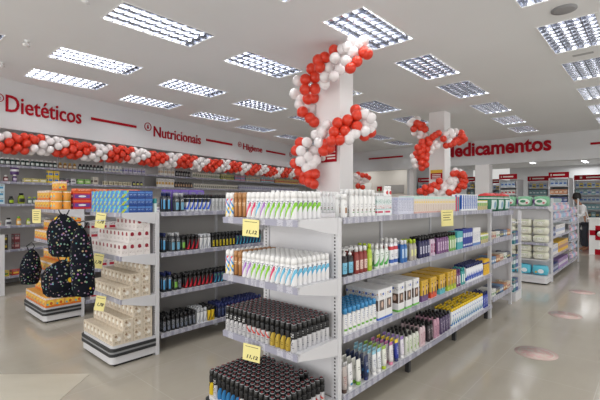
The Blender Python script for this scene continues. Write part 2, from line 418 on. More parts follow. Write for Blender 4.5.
# pharmacy batten lights
for i, (px, py, D) in enumerate(((531, 166, 17.6), (585, 163, 17.2), (610, 150, 17), (480, 166, 19))):
    p = P(px, py, D); r = empty('batten_light', (p.x, p.y, 3.3), 'white twin tube ceiling light over the pharmacy shelves, %s from left' % ordn([2, 3, 4, 1][i]), 'ceiling light', 'tube lights over the pharmacy')
    b = MB(); b.box(-.11, .11, -.6, .6, -.04, 0); b.obj('housing', M['white'], r)
    for s_ in (-.05, .05): b = MB(); b.tube([(s_, -.58, -.055), (s_, .58, -.055)], .014, 8); b.obj('tube', M['tube'], r)
for px, lab in ((523, 'left'), (578, 'right')):
    p = P(px, 165, 17); area('pharmacy_light', (p.x, p.y+1.5, 3.2), (0, 0, 0), 1.2, 2.5, 60)
# speaker and slot
b = MB(); b.lathe([(.13, -.012), (.13, 0)], 28); b.lathe([(.10, -.016), (.11, -.012)], 28)
tag(b.obj('ceiling_speaker', mat('speaker_grille', (150, 150, 152), .7), None, (-.823, 5.459, CEIL-.001)), 'round grey speaker grille set in the ceiling at upper right', 'speaker')
b = MB(); b.box(-.13, .13, -.035, -.028, -.006, 0); b.box(-.13, .13, .028, .035, -.006, 0); b.box(-.13, -.123, -.028, .028, -.006, 0); b.box(.123, .13, -.028, .028, -.006, 0); b.box(-.123, .123, -.028, .028, -.002, 0)
tag(b.obj('ceiling_slot', mat('slot_grey', (170, 170, 172), .6), None, (-.864, 7.333, CEIL-.001)), 'small slim ceiling vent between two light panels at right', 'vent')
def spot(px, py, lab):
    D = 400*(CEIL-.06-EYE)/(200-py); p = P(px, py, D)
    r = empty('security_camera', (p.x, p.y, CEIL), lab, 'ceiling fitting', None)
    b = MB(); b.lathe([(.035, -.015), (.035, 0)], 14); b.lathe([(.01, -.05), (.01, -.014)], 8); b.obj('mount', M['white'], r)
    b = MB(); b.tube([(-.03, .03, -.06), (.045, -.05, -.07)], .022, 10); b.obj('head', M['white'], r)
spot(27, 45, 'small white ceiling fitting left of the fourth column of light panels')
spot(86, 2, 'small white ceiling fitting at the top edge of the photo')
spot(2, 66, 'small white ceiling fitting at the left edge above the word')
spot(355, 95, 'small white ceiling fitting just right of the nearest column')

# ================= WALL LETTERING =================
def wall_text(s, px0, px1, py_top, py_bot, name='wall_sign', lab='', bold=.03):
    s0, s1 = WS(px0), WS(px1); D0 = -WP(s0).x*sn+WP(s0).y*cs
    zt = EYE+(200-py_top)*D0/400; zb = EYE+(200-py_bot)*D0/400
    o = text_obj(s, s1-s0, zt-zb, .02, M['red'], name, bold); o.location = WP(s0, .001, zb); o.rotation_euler = (0, 0, WRZ); return tag(o, lab, 'sign')
wall_text('Dietéticos', 5.5, 81, 94.5, 111.5, lab='red raised word Dietéticos on the left wall bulkhead', bold=.008)
wall_text('Nutricionais', 153.5, 200.5, 126, 136.5, lab='red raised word Nutricionais on the left wall bulkhead', bold=.008)
wall_text('Higiene', 243, 262, 143.2, 151.2, lab='red raised word Higiene on the left wall bulkhead', bold=.008)
def wall_bar(px0, px1, y0, y1, lab, th=.055):
    s0, s1 = WS(px0), WS(px1); D0 = -WP(s0).x*sn+WP(s0).y*cs; z = EYE+(200-y0)*D0/400
    b = MB(); b.box(0, s1-s0, -.02, 0, -th/2, th/2); o = b.obj('wall_sign_bar', M['red'], None, WP(s0, .001, z), WRZ); tag(o, lab, 'sign bar', 'red bars between the words')
wall_bar(91, 136, 118.5, 127, 'red horizontal bar on the bulkhead right of Dietéticos')
wall_bar(206, 232, 139.8, 145, 'red horizontal bar on the bulkhead right of Nutricionais', .065)
wall_bar(266, 285, 151, 155, 'red horizontal bar on the bulkhead right of Higiene', .065)
def ring(px, py, rpx, lab, inner='bottle'):
    s0 = WS(px); q = WP(s0); D0 = -q.x*sn+q.y*cs; z = EYE+(200-py)*D0/400; R = rpx*D0/400
    r = empty('wall_icon', WP(s0, .001, z), lab, 'icon', None, WRZ)
    b = MB(); n = 28
    for i in range(n):
        a0, a1 = 2*PI*i/n, 2*PI*(i+1)/n
        vs = [(k*math.cos(a), y_, k*math.sin(a)) for a in (a0, a1) for k in (R, R*.84) for y_ in (0, -.012)]
        b.add(vs, [(1, 3, 7, 5), (0, 1, 5, 4), (2, 6, 7, 3)])
    b.obj('ring', M['red'], r)
    b = MB()
    if inner == 'bottle': b.box(-R*.22, R*.22, -.012, 0, -R*.45, R*.1); b.box(-R*.08, R*.08, -.012, 0, R*.1, R*.3); b.box(-R*.2, R*.2, -.012, 0, R*.3, R*.45)
    elif inner == 'leaf': b.box(-R*.4, R*.4, -.012, 0, -R*.4, -R*.25); b.box(-R*.06, R*.06, -.012, 0, -R*.25, R*.4); b.box(-R*.3, R*.3, -.012, 0, R*.0, R*.14)
    else: b.box(-R*.4, R*.4, -.012, 0, -R*.1, R*.1); b.box(-R*.1, R*.1, -.012, 0, -R*.4, R*.4)
    b.obj('symbol', M['red'], r)
ring(-1, 97.5, 4.2, 'round red outline icon left of the word Dietéticos', 'leaf')
ring(147.8, 126.8, 4.2, 'round red outline icon left of the word Nutricionais', 'bottle')
ring(239.6, 144.5, 2.7, 'small round red icon left of the word Higiene', 'cross')
ring(290.5, 154.5, 2.4, 'small round red icon at the far end of the left bulkhead', 'leaf')
# big word on the back bulkhead
xa, xb = XY(443, 15.5), XY(551.5, 15.5)
def DB(px): X = XY(px, 15.5); return -X*sn+15.5*cs
zt = EYE+(200-142.3)*DB(551)/400; zb = EYE+(200-151.3)*DB(551)/400
zb2 = EYE+(200-157.8)*DB(450)/400; zt2 = EYE+(200-145.5)*DB(450)/400
o = text_obj('Medicamentos', xb-xa, (zt2-zb2)*1.08, .03, M['red'], 'wall_sign', .03); o.location = (xa, 15.499, zb2); tag(o, 'large red raised word Medicamentos on the back bulkhead', 'sign')
for px0, px1, y0, lab in ((590.5, 625, 143.7, 'red horizontal bar on the back bulkhead right of Medicamentos'), (369, 403, 159, 'red horizontal bar on the back bulkhead between the columns')):
    X0, X1 = XY(px0, 15.5), XY(px1, 15.5); z = EYE+(200-y0)*DB(px0)/400
    b = MB(); b.box(0, X1-X0, -.02, 0, -.035, .035); tag(b.obj('wall_sign_bar', M['red'], None, (X0, 15.499, z)), lab, 'sign bar')

# ================= SHELVING =================
def price_rail(parent, x0, x1, y0, y1, z, face):
    b = MB(); b.box(x0, x1, y0, y1, z-.045, z-.002); return b.obj('price_rail', M['rail'], parent)
def gondola(lab, xr, xl, y0, y1, nsec, levels, name='gondola_shelving', left=True):
    """two-sided shop shelving along Y; right front at xr, left front at xl"""
    r = empty(name, ((xr+xl)/2, y0, 0), lab, 'shelving'); ox, oy = r.location.x, r.location.y
    a, c_ = xr-ox, xl-ox; L = (y1-y0)/nsec; H = 1.475
    for i in range(nsec+1):
        y = i*L
        b = MB(); b.box(-.03, .03, y-.015, y+.015, .0, H-.02); b.obj('upright', M['steel'], r)
        b = MB(); b.box(c_+.08, a-.06, y-.02, y+.02, .09, .15); b.box(a-.1, a-.06, y-.02, y+.02, 0, .15); b.box(c_+.06, c_+.1, y-.02, y+.02, 0, .15); b.obj('foot', M['dark'], r)
    for i in range(nsec):
        b = MB(); b.box(-.012, .012, i*L+.016, (i+1)*L-.016, .1, H-.03); b.obj('back_panel', M['back'], r)
        for z in levels:
            for sgn, e in ((1, a), (-1, c_)):
                if sgn < 0 and not left: continue
                xa_, xb_ = sorted((.0125*sgn, e-.012*sgn))
                b = MB(); b.box(xa_, xb_, i*L+.017, (i+1)*L-.003, z-.03, z); s = b.obj('shelf', M['steel'], r)
                xa_, xb_ = sorted((e-.0115*sgn, e)); price_rail(s, xa_, xb_, i*L+.004, (i+1)*L-.004, z, 0)
    return r
def end_unit(lab, x0, x1, yb, yf, yfb, levels, zb=.2, bumper=True, group=None, rounded=.05, endpanel=True):
    """end-cap shelving facing -Y between x0..x1; back at yb, upper shelf fronts at yf, base front at yfb"""
    r = empty('end_shelving', ((x0+x1)/2, yb, 0), lab, 'shelving', group); w = (x1-x0)/2; f = yf-yb; fb = yfb-yb
    for s_ in (-1, 1):
        b = MB(); b.box(-.03, .03, -.02, .02, 0, 1.475); b.obj('upright', M['slots'], r, (s_*(w-.03), 0, 0))
    b = MB(); b.box(-w+.061, w-.061, -.008, .012, zb, 1.465); b.obj('back_panel', M['backw'], r)
    for z in levels:
        b = MB(); b.box(-w+.004, w-.004, f+.014, -.021, z-.012, z); b.box(-w+.004, w-.004, f+.012, f+.02, z-.045, z); s = b.obj('shelf', M['steel'], r)
        b = MB(); b.box(-w+.006, w-.006, f, f+.0115, z-.045, z-.002); b.obj('price_rail', M['rail'], s)
        for s_ in (-1, 1):
            xo = s_*(w-.003)
            b = MB(); b.side([(-.021, z-.12), (-.021, z-.012), (f+.02, z-.012), (f+.02, z-.045), (-.12, z-.105)], min(xo, xo-s_*.004), max(xo, xo-s_*.004)); b.obj('bracket', M['steel'], s)
    # plinth with rounded front corners, dark bumper
    def rr(gx, gf):
        pts = [(w+gx, -.022), (w+gx, fb-gf+rounded)]
        for k in range(1, 6): t = k/5*PI/2; pts.append((w+gx-rounded+rounded*math.cos(t), fb-gf+rounded-rounded*math.sin(t)))
        for k in range(0, 6): t = PI/2+k/5*PI/2; pts.append((-w-gx+rounded+rounded*math.cos(t), fb-gf+rounded-rounded*math.sin(t)))
        pts.append((-w-gx, -.022)); return pts[::-1]
    b = MB(); b.prism(rr(-.006, -.006), .025, .095); b.prism(rr(-.01, -.01), .1, zb); b.obj('base', M['steel'], r)
    if bumper:
        b = MB(); b.prism(rr(.008, .008), .1, .128); b.prism(rr(.003, .003), .128, .148, 1); b.prism(rr(.008, .008), .148, .175); b.obj('bumper', [M['dark'], M['stripe']], r)
    b = MB(); b.box(-w+.03, w-.03, fb+.04, -.04, 0, .024); b.obj('kick_board', M['black'], r)
    return r
LV = (.20, .625, 1.045, 1.475)
gondola('white two-sided shelving run nearest the camera, full of toiletries', -1.67, -2.44, 2.32, 5.70, 3, LV)
end_unit('white end shelving with aerosol cans, nearest the camera', -2.44, -1.675, 2.28, 1.84, 1.68, (.63, 1.05, 1.475), .2)
gondola('middle white two-sided shelving run behind the carton end display', -3.87, -4.62, 2.13, 5.0, 3, LV)
end_unit('white end shelving stacked with beige and white cartons', -4.62, -3.865, 2.09, 1.71, 1.62, (.63, 1.05, 1.475), .2)
gondola('left white two-sided shelving run behind the orange end display', -5.93, -6.80, 2.13, 6.0, 3, LV)
end_unit('white end shelving stacked with orange cartons and hung with bags', -6.80, -5.9, 2.09, 1.74, 1.62, (.63, 1.05, 1.475), .2)

# ---- wall shelving ----
WZ = (.2, .685, 1.13, 1.53, 1.945, 2.25)
r = empty('wall_shelving', (WL0.x, WL0.y, 0), 'long white wall shelving under the left wall balloon garland', 'shelving', None, WRZ)
for i in range(15):
    s0 = -2.0+i*1.1
    b = MB(); b.box(-.02, .02, .47, .5, 0, 2.6); b.obj('upright', M['slots'], r, (s0, 0, 0))
    b = MB(); b.box(s0+.021, s0+1.079, .485, .5, .05, 2.6); b.obj('back_panel', M['back'], r)
    if i == 14: continue
    for z in WZ:
        b = MB(); b.box(s0+.003, s0+1.097, .062, .469, z-.025, z); sh = b.obj('shelf', M['steel'], r)
        b = MB(); b.box(s0+.004, s0+1.096, .05, .0615, z-.045, z-.002); b.obj('price_rail', M['rail'], sh)

# ================= PRODUCTS ON THE NEAREST END SHELVING =================
W_, K_ = (236, 236, 238), (22, 22, 25)
capw, capk = M['white'], M['black']
def cmat(name, c): return mat(name, c, .35)
CAP = {k: cmat('cap_'+k, v) for k, v in dict(blue=(70, 150, 205), navy=(28, 40, 96), green=(120, 178, 60), red=(196, 30, 40), yellow=(236, 200, 30), silver=(190, 192, 196), teal=(50, 150, 150), purple=(110, 60, 120), gold=(190, 160, 60), pink=(220, 130, 160), brown=(70, 45, 35), lime=(180, 205, 40)).items()}
def white_can(nm, col, h=.18):
    return can(label('can_white_'+nm, W_, [('diag', 2.6, .045, .018, col, .012, .11), ('diag', 2.6, .078, .007, (150, 155, 165), .03, .12), ('text', -.014, .014, .10, .125, (90, 95, 110))], .25), capw, h=h)
can_pink, can_blue, can_purple, can_green = white_can('pink', (220, 60, 110)), white_can('blue', (110, 190, 225)), white_can('purple', (180, 130, 205)), white_can('green', (130, 200, 40))
can_multi = can(label('can_multi', W_, [('diag', 2, .03, .012, (250, 215, 30), 0, .15), ('diag', -2, .07, .01, (60, 150, 215), 0, .15), ('diag', 2, .11, .012, (225, 50, 70), 0, .15), ('diag', -2, .12, .01, (60, 150, 215), 0, .15)], .3), capw)
can_brown = can(label('can_brown', (168, 116, 66), [('rect', -.005, .005, .01, .14, (110, 70, 40)), ('text', -.018, .018, .08, .11, (235, 215, 180)), ('band', .0, .01, (120, 80, 50))], .3, .3), cmat('cap_bronze', (176, 128, 82)))
can_black_w = can(label('can_black_silver', (206, 206, 210), [('text', -.016, .016, .02, .07, (120, 120, 130)), ('band', .085, .14, K_), ('diag', 2.2, .085, .012, K_, .05, .1), ('text', -.014, .014, .095, .12, (230, 230, 230)), ('spot', 0, .05, .006, .004, (90, 90, 100))], .25, .2), cmat('cap_black_can', (26, 26, 28)))
can_black_r = can(label('can_black_red', (206, 206, 210), [('text', -.016, .016, .02, .07, (120, 120, 130)), ('band', .085, .14, K_), ('diag', 2.2, .085, .012, K_, .05, .1), ('diag', -1.5, .07, .008, (210, 60, 50), .04, .09)], .25, .2), cmat('cap_black_can2', (26, 26, 28)))
can_black_g = can(label('can_black_gold', (196, 168, 70), [('band', .09, .14, K_), ('diag', 2.2, .08, .012, K_, .03, .1), ('text', -.014, .014, .03, .05, (60, 50, 30))], .25, .3), cmat('cap_black_can3', (26, 26, 28)))
can_black_b = can(label('can_black_blue', (50, 130, 190), [('band', .08, .14, K_), ('diag', 2.2, .07, .016, K_, .02, .1)], .25, .3), cmat('cap_black_can4', (26, 26, 28)))
can_black_y = can(label('can_black_yellow', (226, 196, 40), [('band', .09, .14, K_), ('diag', 2.2, .08, .01, K_, .03, .1)], .25, .3), cmat('cap_black_can5', (26, 26, 28)))
# small red spot on the caps of the black cans is a ring on the actuator
for pr in (can_black_w, can_black_r, can_black_b, can_black_y, can_black_g):
    b = MB(); b.lathe([(.0165, .1705), (.0165, .1765), (.009, .179)], 10); b2 = b.mesh('spray_button', CAP['silver'])
    b = MB(); b.lathe([(.0085, .1785), (.008, .1815)], 8); pr.kids = pr.kids+[('spray_button', b2), ('red_dot', b.mesh('red_dot', cmat('dark_red', (130, 30, 40))))]
EX0, EX1, EYF = -2.432, -1.685, 1.846
P_ = .0478
def can_rows(cols, z, y0, rows, shelf, group, x0=EX0+.004, skip=None, pitch=P_, rp=.047):
    i = 0
    for pr, n, desc in cols:
        grid(pr, x0+i*pitch, y0, z, 0, n, rows, pitch, rp, desc, shelf, group, skip=(lambda a, r, k, i=i: skip(a+i, r)) if skip else None)
        i += n
G = 'aerosol cans on the nearest end shelving'
can_rows([(can_multi, 2, 'white aerosol can with bright coloured zigzags'), (can_brown, 3, 'bronze aerosol can'), (can_pink, 2, 'white aerosol can with pink swoosh'), (can_blue, 1, 'white aerosol can with blue swoosh'), (can_purple, 1, 'white aerosol can with purple swoosh'), (can_green, 6, 'white aerosol can with green swoosh')], 1.475, EYF, 6, 'nearest end top shelf', G)
can_rows([(can_multi, 2, 'white aerosol can with bright coloured zigzags'), (can_brown, 2, 'bronze aerosol can'), (can_purple, 2, 'white aerosol can with purple swoosh'), (can_green, 4, 'white aerosol can with green swoosh'), (can_pink, 1, 'white aerosol can with pink swoosh'), (can_blue, 4, 'white aerosol can with blue swoosh')], 1.05, EYF, 8, 'nearest end second shelf', G)
can_rows([(can_black_w, 5, 'black and silver aerosol can'), (can_black_r, 5, 'black and silver aerosol can with red accent'), (can_black_g, 4, 'black and gold aerosol can'), (can_black_w, 1, 'silver aerosol can at the right')], .63, EYF, 8, 'nearest end third shelf', G)
can_rows([(can_black_y, 1, 'black and yellow aerosol can'), (can_black_w, 1, 'black and silver aerosol can'), (can_black_b, 5, 'black and blue aerosol can'), (can_black_r, 8, 'black and silver aerosol can with red accent')], .2, 1.70, 10, 'nearest end base', G, skip=lambda i, r: (i in (12,) and r > 6) or (r == 9 and i % 4 == 1))

# ================= NEAREST GONDOLA, AISLE SIDE =================
FR = -1.684                                     # product fronts
def side(p, px0, px1, z, rows, desc, shelf, group, X=FR, gap=.004, rp=None, rowcaps=99, layers=1, jit=0):
    y0, y1 = YX(px0, X), YX(px1, X); n = max(1, int((y1-y0+.01)/(p.w+gap)))
    grid(p, X, y0+.002, z, PI/2, n, rows, (y1-y0)/n if (y1-y0)/n < p.w*1.35 else p.w+gap, (rp or p.d+.004), desc, shelf, group, layers=layers, kidrows=rowcaps, jit=jit, skip=(lambda i, r, k: r > 0 and ((i*7+r*5) % 11 in (3, 8))) if z < .3 else None)
A = 'toiletries on the aisle side of the nearest run'
sh = lambda nm, base, feats, cap=None, **k: bottle(label('lab_'+nm, base, feats), cap or capw, **k)
mw1 = sh('white_tall', (240, 240, 240), [('spot', 0, .05, .008, .009, (120, 100, 90)), ('text', -.015, .015, .07, .10, (150, 150, 160)), ('rect', -.012, .012, .03, .036, (90, 150, 90))], w=.052, d=.04, h=.205, ch=.045, cr=.016)
mw2 = sh('white_wide', (238, 238, 238), [('rect', -.012, .012, .03, .07, (160, 120, 90)), ('text', -.02, .02, .075, .10, (150, 150, 160))], w=.062, d=.045, h=.17, ch=.04, cr=.022)
cw_green = carton(label('carton_white_green', (228, 234, 236), [('text', -.05, .05, .09, .13, (40, 140, 120)), ('text', -.05, .05, .055, .085, (190, 60, 80)), ('rect', -.05, .03, .02, .035, (200, 50, 90)), ('rect', -.05, .05, .048, .052, (60, 170, 170))]), .115, .05, .155)
mheart = sh('white_heart', (240, 240, 240), [('spot', 0, .03, .018, .016, (200, 40, 50)), ('text', -.015, .015, .05, .07, (160, 160, 170))], w=.05, d=.035, h=.085, ch=.026, cr=.015)
cgrey = carton(label('carton_lilac', (208, 210, 226), [('text', -.02, .02, .03, .12, (130, 135, 165)), ('rect', -.02, .02, .125, .14, (170, 180, 210))]), .046, .05, .15)
ctint = carton(label('carton_beige_slim', (226, 214, 204), [('spot', 0, .105, .011, .012, (236, 206, 60)), ('rect', -.003, .003, .02, .085, (150, 90, 70)), ('band', .135, .16, (190, 222, 216)), ('band', 0, .015, (214, 170, 165))]), .036, .05, .165)
cteal = carton(label('carton_teal_pink', (60, 160, 170), [('rect', -.03, 0, 0, .2, (200, 60, 110))]), .05, .05, .16)
cbw = carton(label('carton_blue_white', (235, 238, 242), [('rect', -.03, -.005, .02, .18, (40, 90, 180)), ('text', 0, .025, .05, .15, (60, 120, 200))]), .06, .05, .19)
ccol = carton(label('carton_multi', (230, 220, 120), [('stripes', .02, (90, 60, 150), .0, .05), ('stripes', .026, (40, 160, 110), .05, .09), ('rect', -.03, .03, .09, .11, (240, 240, 240))]), .06, .05, .12)
ttin = tin(label('tin_green', (30, 110, 84), [('rect', -.03, .04, .04, .13, (226, 232, 230)), ('spot', .005, .09, .022, .025, (120, 160, 190)), ('band', 0, .02, (20, 80, 60))]), CAP['red'], r=.055, h=.165)
side(mw1, 344, 354, 1.475, 2, 'white wide bottle with small label', 'near top shelf', A) if False else None
side(mw2, 344, 352, 1.475, 2, 'short white bottle with brown label', 'near aisle top shelf', A)
side(mw1, 352, 377, 1.475, 3, 'tall slim white bottle with tiny badge', 'near aisle top shelf', A)
side(cw_green, 377.5, 398, 1.475, 2, 'white carton with green and pink print', 'near aisle top shelf', A)
grid(mheart, FR-.005, YX(387, FR), 1.632, PI/2, 2, 1, .055, .05, 'small white bottle with red heart on the cartons', 'near aisle top shelf', A)
side(cgrey, 398.5, 414, 1.475, 3, 'slim pale lilac carton', 'near aisle top shelf', A)
side(ctint, 414.5, 456, 1.475, 3, 'slim beige hair tint carton with yellow dot', 'near aisle top shelf', A)
side(cteal, 456.5, 461, 1.475, 2, 'teal and pink carton', 'near aisle top shelf', A)
side(cbw, 461.5, 478, 1.475, 2, 'white carton with blue panel', 'near aisle top shelf', A)
side(ccol, 478.5, 488, 1.475, 2, 'small carton in mixed bright stripes', 'near aisle top shelf', A)
# back rows on the far side of the top shelf (seen over the end shelving)
grid(mw1, -2.42, 4.2, 1.475, -PI/2, 34, 1, .056, .05, 'white slim bottle on the far side', 'near top shelf', A)
# second shelf
pdk = pump(label('pump_dark', (40, 36, 40), [('rect', -.028, .028, .02, .10, (120, 190, 220)), ('text', -.02, .02, .04, .08, (40, 70, 90))]), capw, .062, .045, .20)
bbr = sh('brown_red', (140, 50, 44), [('rect', -.02, .02, .03, .10, (226, 200, 190)), ('text', -.015, .015, .04, .09, (120, 40, 40))], h=.20, w=.055)
blime = sh('lime', (172, 200, 50), [('rect', -.02, .02, .04, .10, (210, 225, 120))], CAP['lime'], h=.21, w=.06)
bwg = sh('white_green', (232, 238, 234), [('diag', 1.5, .06, .02, (90, 180, 90), .02, .12), ('text', -.02, .02, .09, .12, (60, 120, 80))], h=.19, w=.058)
bwr = sh('white_redblue', (232, 232, 238), [('band', .13, .16, (200, 50, 60)), ('band', .02, .05, (60, 100, 180)), ('text', -.02, .02, .07, .1, (80, 80, 120))], h=.225, w=.065)
bblu = sh('blue', (52, 110, 180), [('rect', -.018, .018, .04, .12, (180, 205, 230))], h=.195, w=.055)
bgry = sh('greige', (176, 170, 160), [('rect', -.018, .018, .04, .1, (220, 220, 150))], CAP['lime'], h=.19)
bnav = sh('navy_blackcap', (36, 36, 84), [('rect', -.016, .016, .04, .11, (196, 196, 216)), ('text', -.014, .014, .05, .1, (60, 60, 110))], capk, h=.20, w=.052)
bpur = sh('purple_blackcap', (124, 84, 130), [('rect', -.016, .016, .03, .12, (206, 180, 210)), ('text', -.014, .014, .05, .1, (100, 60, 110))], capk, h=.20, w=.052)
bpnk = sh('lilac_blackcap', (206, 186, 206), [('rect', -.016, .016, .03, .12, (150, 60, 110)), ('text', -.014, .014, .05, .1, (240, 220, 230))], capk, h=.20, w=.052)
bgrn = sh('green_blackcap', (120, 170, 90), [('rect', -.016, .016, .03, .12, (226, 232, 210))], capk, h=.20, w=.052)
btea = carton(label('carton_teal', (70, 170, 180), [('rect', -.02, .02, .08, .13, (225, 240, 240))]), .055, .05, .2)
bnv2 = carton(label('carton_navy', (30, 54, 150), [('rect', -.02, .02, .12, .17, (225, 230, 245)), ('rect', -.02, .02, .02, .04, (225, 230, 245))]), .056, .05, .215)
bwh2 = carton(label('carton_white_tall', (236, 236, 238), [('text', -.02, .02, .05, .16, (90, 110, 160)), ('band', .0, .03, (100, 140, 200))]), .056, .05, .21)
N2 = 'near aisle second shelf'
side(pdk, 344, 356, 1.045, 3, 'dark pump bottle with pale blue label', N2, A)
side(bbr, 356.5, 369, 1.045, 3, 'brown red bottle with white cap', N2, A)
side(blime, 369.5, 376.5, 1.045, 3, 'lime green bottle', N2, A)
side(bwg, 377, 391, 1.045, 3, 'white bottle with green diagonal', N2, A)
side(bwr, 391.5, 402, 1.045, 3, 'tall white bottle with red and blue bands', N2, A)
side(bblu, 402.5, 411, 1.045, 3, 'mid blue bottle', N2, A)
side(bgry, 411.5, 420, 1.045, 3, 'greige bottle with lime cap', N2, A)
side(bnav, 420.5, 431, 1.045, 3, 'navy bottle with black cap', N2, A)
side(bpnk, 431.5, 438, 1.045, 3, 'pale lilac bottle with black cap', N2, A)
side(bpur, 438.5, 450, 1.045, 3, 'purple bottle with black cap', N2, A)
side(bgrn, 450.5, 457, 1.045, 3, 'green bottle with black cap', N2, A)
side(btea, 457.5, 463, 1.045, 2, 'teal carton', N2, A)
side(bnv2, 463.5, 473, 1.045, 2, 'tall navy carton', N2, A)
side(bwh2, 473.5, 481, 1.045, 2, 'tall white carton', N2, A)
side(ccol, 481.5, 489, 1.045, 2, 'small carton in mixed bright stripes', N2, A)
# third shelf
N3 = 'near aisle third shelf'
tblu = tube(label('tube_white_green', (240, 240, 240), [('text', -.014, .014, .05, .12, (60, 90, 150)), ('rect', -.015, .01, .035, .05, (110, 180, 70))]), capw, .05, .036, .19, .03)
# flip: these stand crimp down with a blue cap on top
tblu = bottle(label('lotion_white_green', (240, 240, 240), [('text', -.014, .014, .06, .13, (60, 90, 150)), ('rect', -.02, .012, .025, .04, (110, 180, 70))]), CAP['blue'], .05, .04, .185, .04, .018, 'lotion_bottle')
hairc = carton(label('carton_hair', (236, 236, 238), [('rect', -.038, .038, .075, .16, (104, 92, 88)), ('spot', .006, .122, .016, .026, (214, 184, 166)), ('spot', .022, .205, .011, .011, (60, 100, 190)), ('spot', -.02, .21, .005, .006, (236, 170, 60)), ('text', -.03, .01, .185, .215, (120, 120, 130)), ('band', 0, .018, (70, 110, 200))]), .112, .06, .245, 'hair_dye_box')
hairg = carton(label('carton_hair_green', (236, 236, 238), [('rect', -.038, .038, .075, .16, (90, 70, 60)), ('spot', .006, .122, .016, .026, (214, 184, 166)), ('spot', .022, .205, .011, .011, (60, 100, 190)), ('text', -.03, .01, .185, .215, (120, 120, 130)), ('band', 0, .018, (110, 190, 80))]), .112, .06, .245, 'hair_dye_box')
def ycar(nm, c): return carton(label('carton_yellow_'+nm, (222, 180, 60), [('band', 0, .06, c), ('rect', -.012, .012, .04, .15, (90, 60, 60)), ('spot', 0, .12, .012, .018, (214, 180, 150)), ('text', -.025, .025, .16, .19, (120, 80, 40))]), .068, .06, .2, 'hair_dye_box')
side(tblu, 345, 378, .625, 6, 'white lotion bottle with blue cap', N3, A)
side(hairc, 378.5, 398, .625, 5, 'white hair colour carton with blue foot', N3, A)
side(hairg, 398.5, 421, .625, 5, 'white hair colour carton with green foot', N3, A)
b0 = MB(); b0.box(-.05, .05, -.04, .04, 0, .05)
for k, (nm, c, a_, b_) in enumerate((('purple', (110, 80, 130), 422, 430.5), ('red', (214, 80, 50), 431, 439.5), ('teal', (90, 180, 190), 440, 447.5), ('lime', (180, 200, 60), 448, 457))):
    side(ycar(nm, c), a_, b_, .625, 5, 'yellow carton with %s foot' % nm, N3, A)
bpu2 = sh('purple_cream', (110, 60, 110), [('rect', -.016, .016, .03, .12, (226, 220, 230))], CAP['purple'], h=.19, w=.052)
bte2 = sh('teal_cream', (70, 160, 160), [('rect', -.016, .016, .03, .12, (226, 240, 240))], CAP['teal'], h=.19, w=.052)
bwb = sh('white_bluecap', (236, 238, 242), [('diag', 2, .08, .03, (40, 80, 180), .02, .14), ('text', -.02, .02, .03, .07, (60, 90, 170))], CAP['navy'], h=.20, w=.055)
side(bpu2, 457.5, 462, .625, 3, 'purple bottle', N3, A)
side(bte2, 462.5, 467, .625, 3, 'teal bottle', N3, A)
side(bwb, 467.5, 484, .625, 4, 'white bottle with blue cap', N3, A)
side(carton(label('carton_yellow_plain', (240, 190, 30), [('text', -.02, .02, .05, .15, (60, 60, 60)), ('rect', -.03, .03, .14, .16, (40, 60, 140))]), .06, .05, .2), 484.5, 490, .625, 2, 'yellow carton with dark print', N3, A)
# bottom shelf
N4 = 'near aisle bottom shelf'
def tb(nm, base, feats, cap, h=.19, w=.056): return tube(label('tube_'+nm, base, feats), cap, w, .04, h, .028)
T = [('grey', (190, 180, 176), [('text', -.02, .02, .05, .12, (150, 60, 60))], CAP['brown'], 344.5, 349.5, 'grey tube with brown cap'),
     ('white_blue', (238, 238, 240), [('text', -.015, .015, .11, .14, (90, 100, 110)), ('spot', 0, .045, .014, .01, (70, 150, 200)), ('spot', 0, .08, .004, .004, (60, 60, 60))], capw, 350, 358, 'white tube with blue dot'),
     ('white_green', (236, 236, 230), [('text', -.015, .015, .11, .14, (90, 100, 90)), ('spot', .01, .07, .005, .006, (200, 50, 50))], CAP['green'], 358.5, 366, 'white tube with green cap'),
     ('navy', (36, 50, 90), [('spot', 0, .07, .013, .012, (90, 160, 220)), ('text', -.015, .015, .11, .14, (210, 215, 225))], CAP['navy'], 366.5, 374, 'navy tube'),
     ('white_sky', (238, 240, 242), [('text', -.02, .02, .05, .13, (90, 110, 150)), ('band', .165, .19, (150, 205, 225))], capw, 374.5, 384, 'white tube with sky blue crimp'),
     ('white_lime', (236, 238, 228), [('text', -.015, .015, .08, .13, (90, 90, 100)), ('band', .165, .19, (150, 190, 70))], CAP['lime'], 384.5, 391, 'white tube with lime cap and crimp'),
     ('white_pink', (238, 234, 236), [('text', -.015, .015, .06, .13, (110, 110, 120)), ('band', .165, .19, (190, 110, 160))], CAP['pink'], 391.5, 396.5, 'white tube with pink cap'),
     ('blue_yellow', (50, 64, 160), [('band', .16, .19, (236, 206, 50)), ('text', -.015, .015, .06, .13, (220, 220, 240))], CAP['navy'], 397, 402, 'royal blue tube with yellow crimp'),
     ('white_violet', (232, 228, 236), [('text', -.015, .015, .06, .13, (110, 80, 150)), ('band', .165, .19, (150, 120, 190))], capw, 402.5, 407, 'white tube with violet crimp')]
for nm, base, feats, cap, a_, b_, d_ in T: side(tb(nm, base, feats, cap), a_, b_, .2, 6, d_, N4, A)
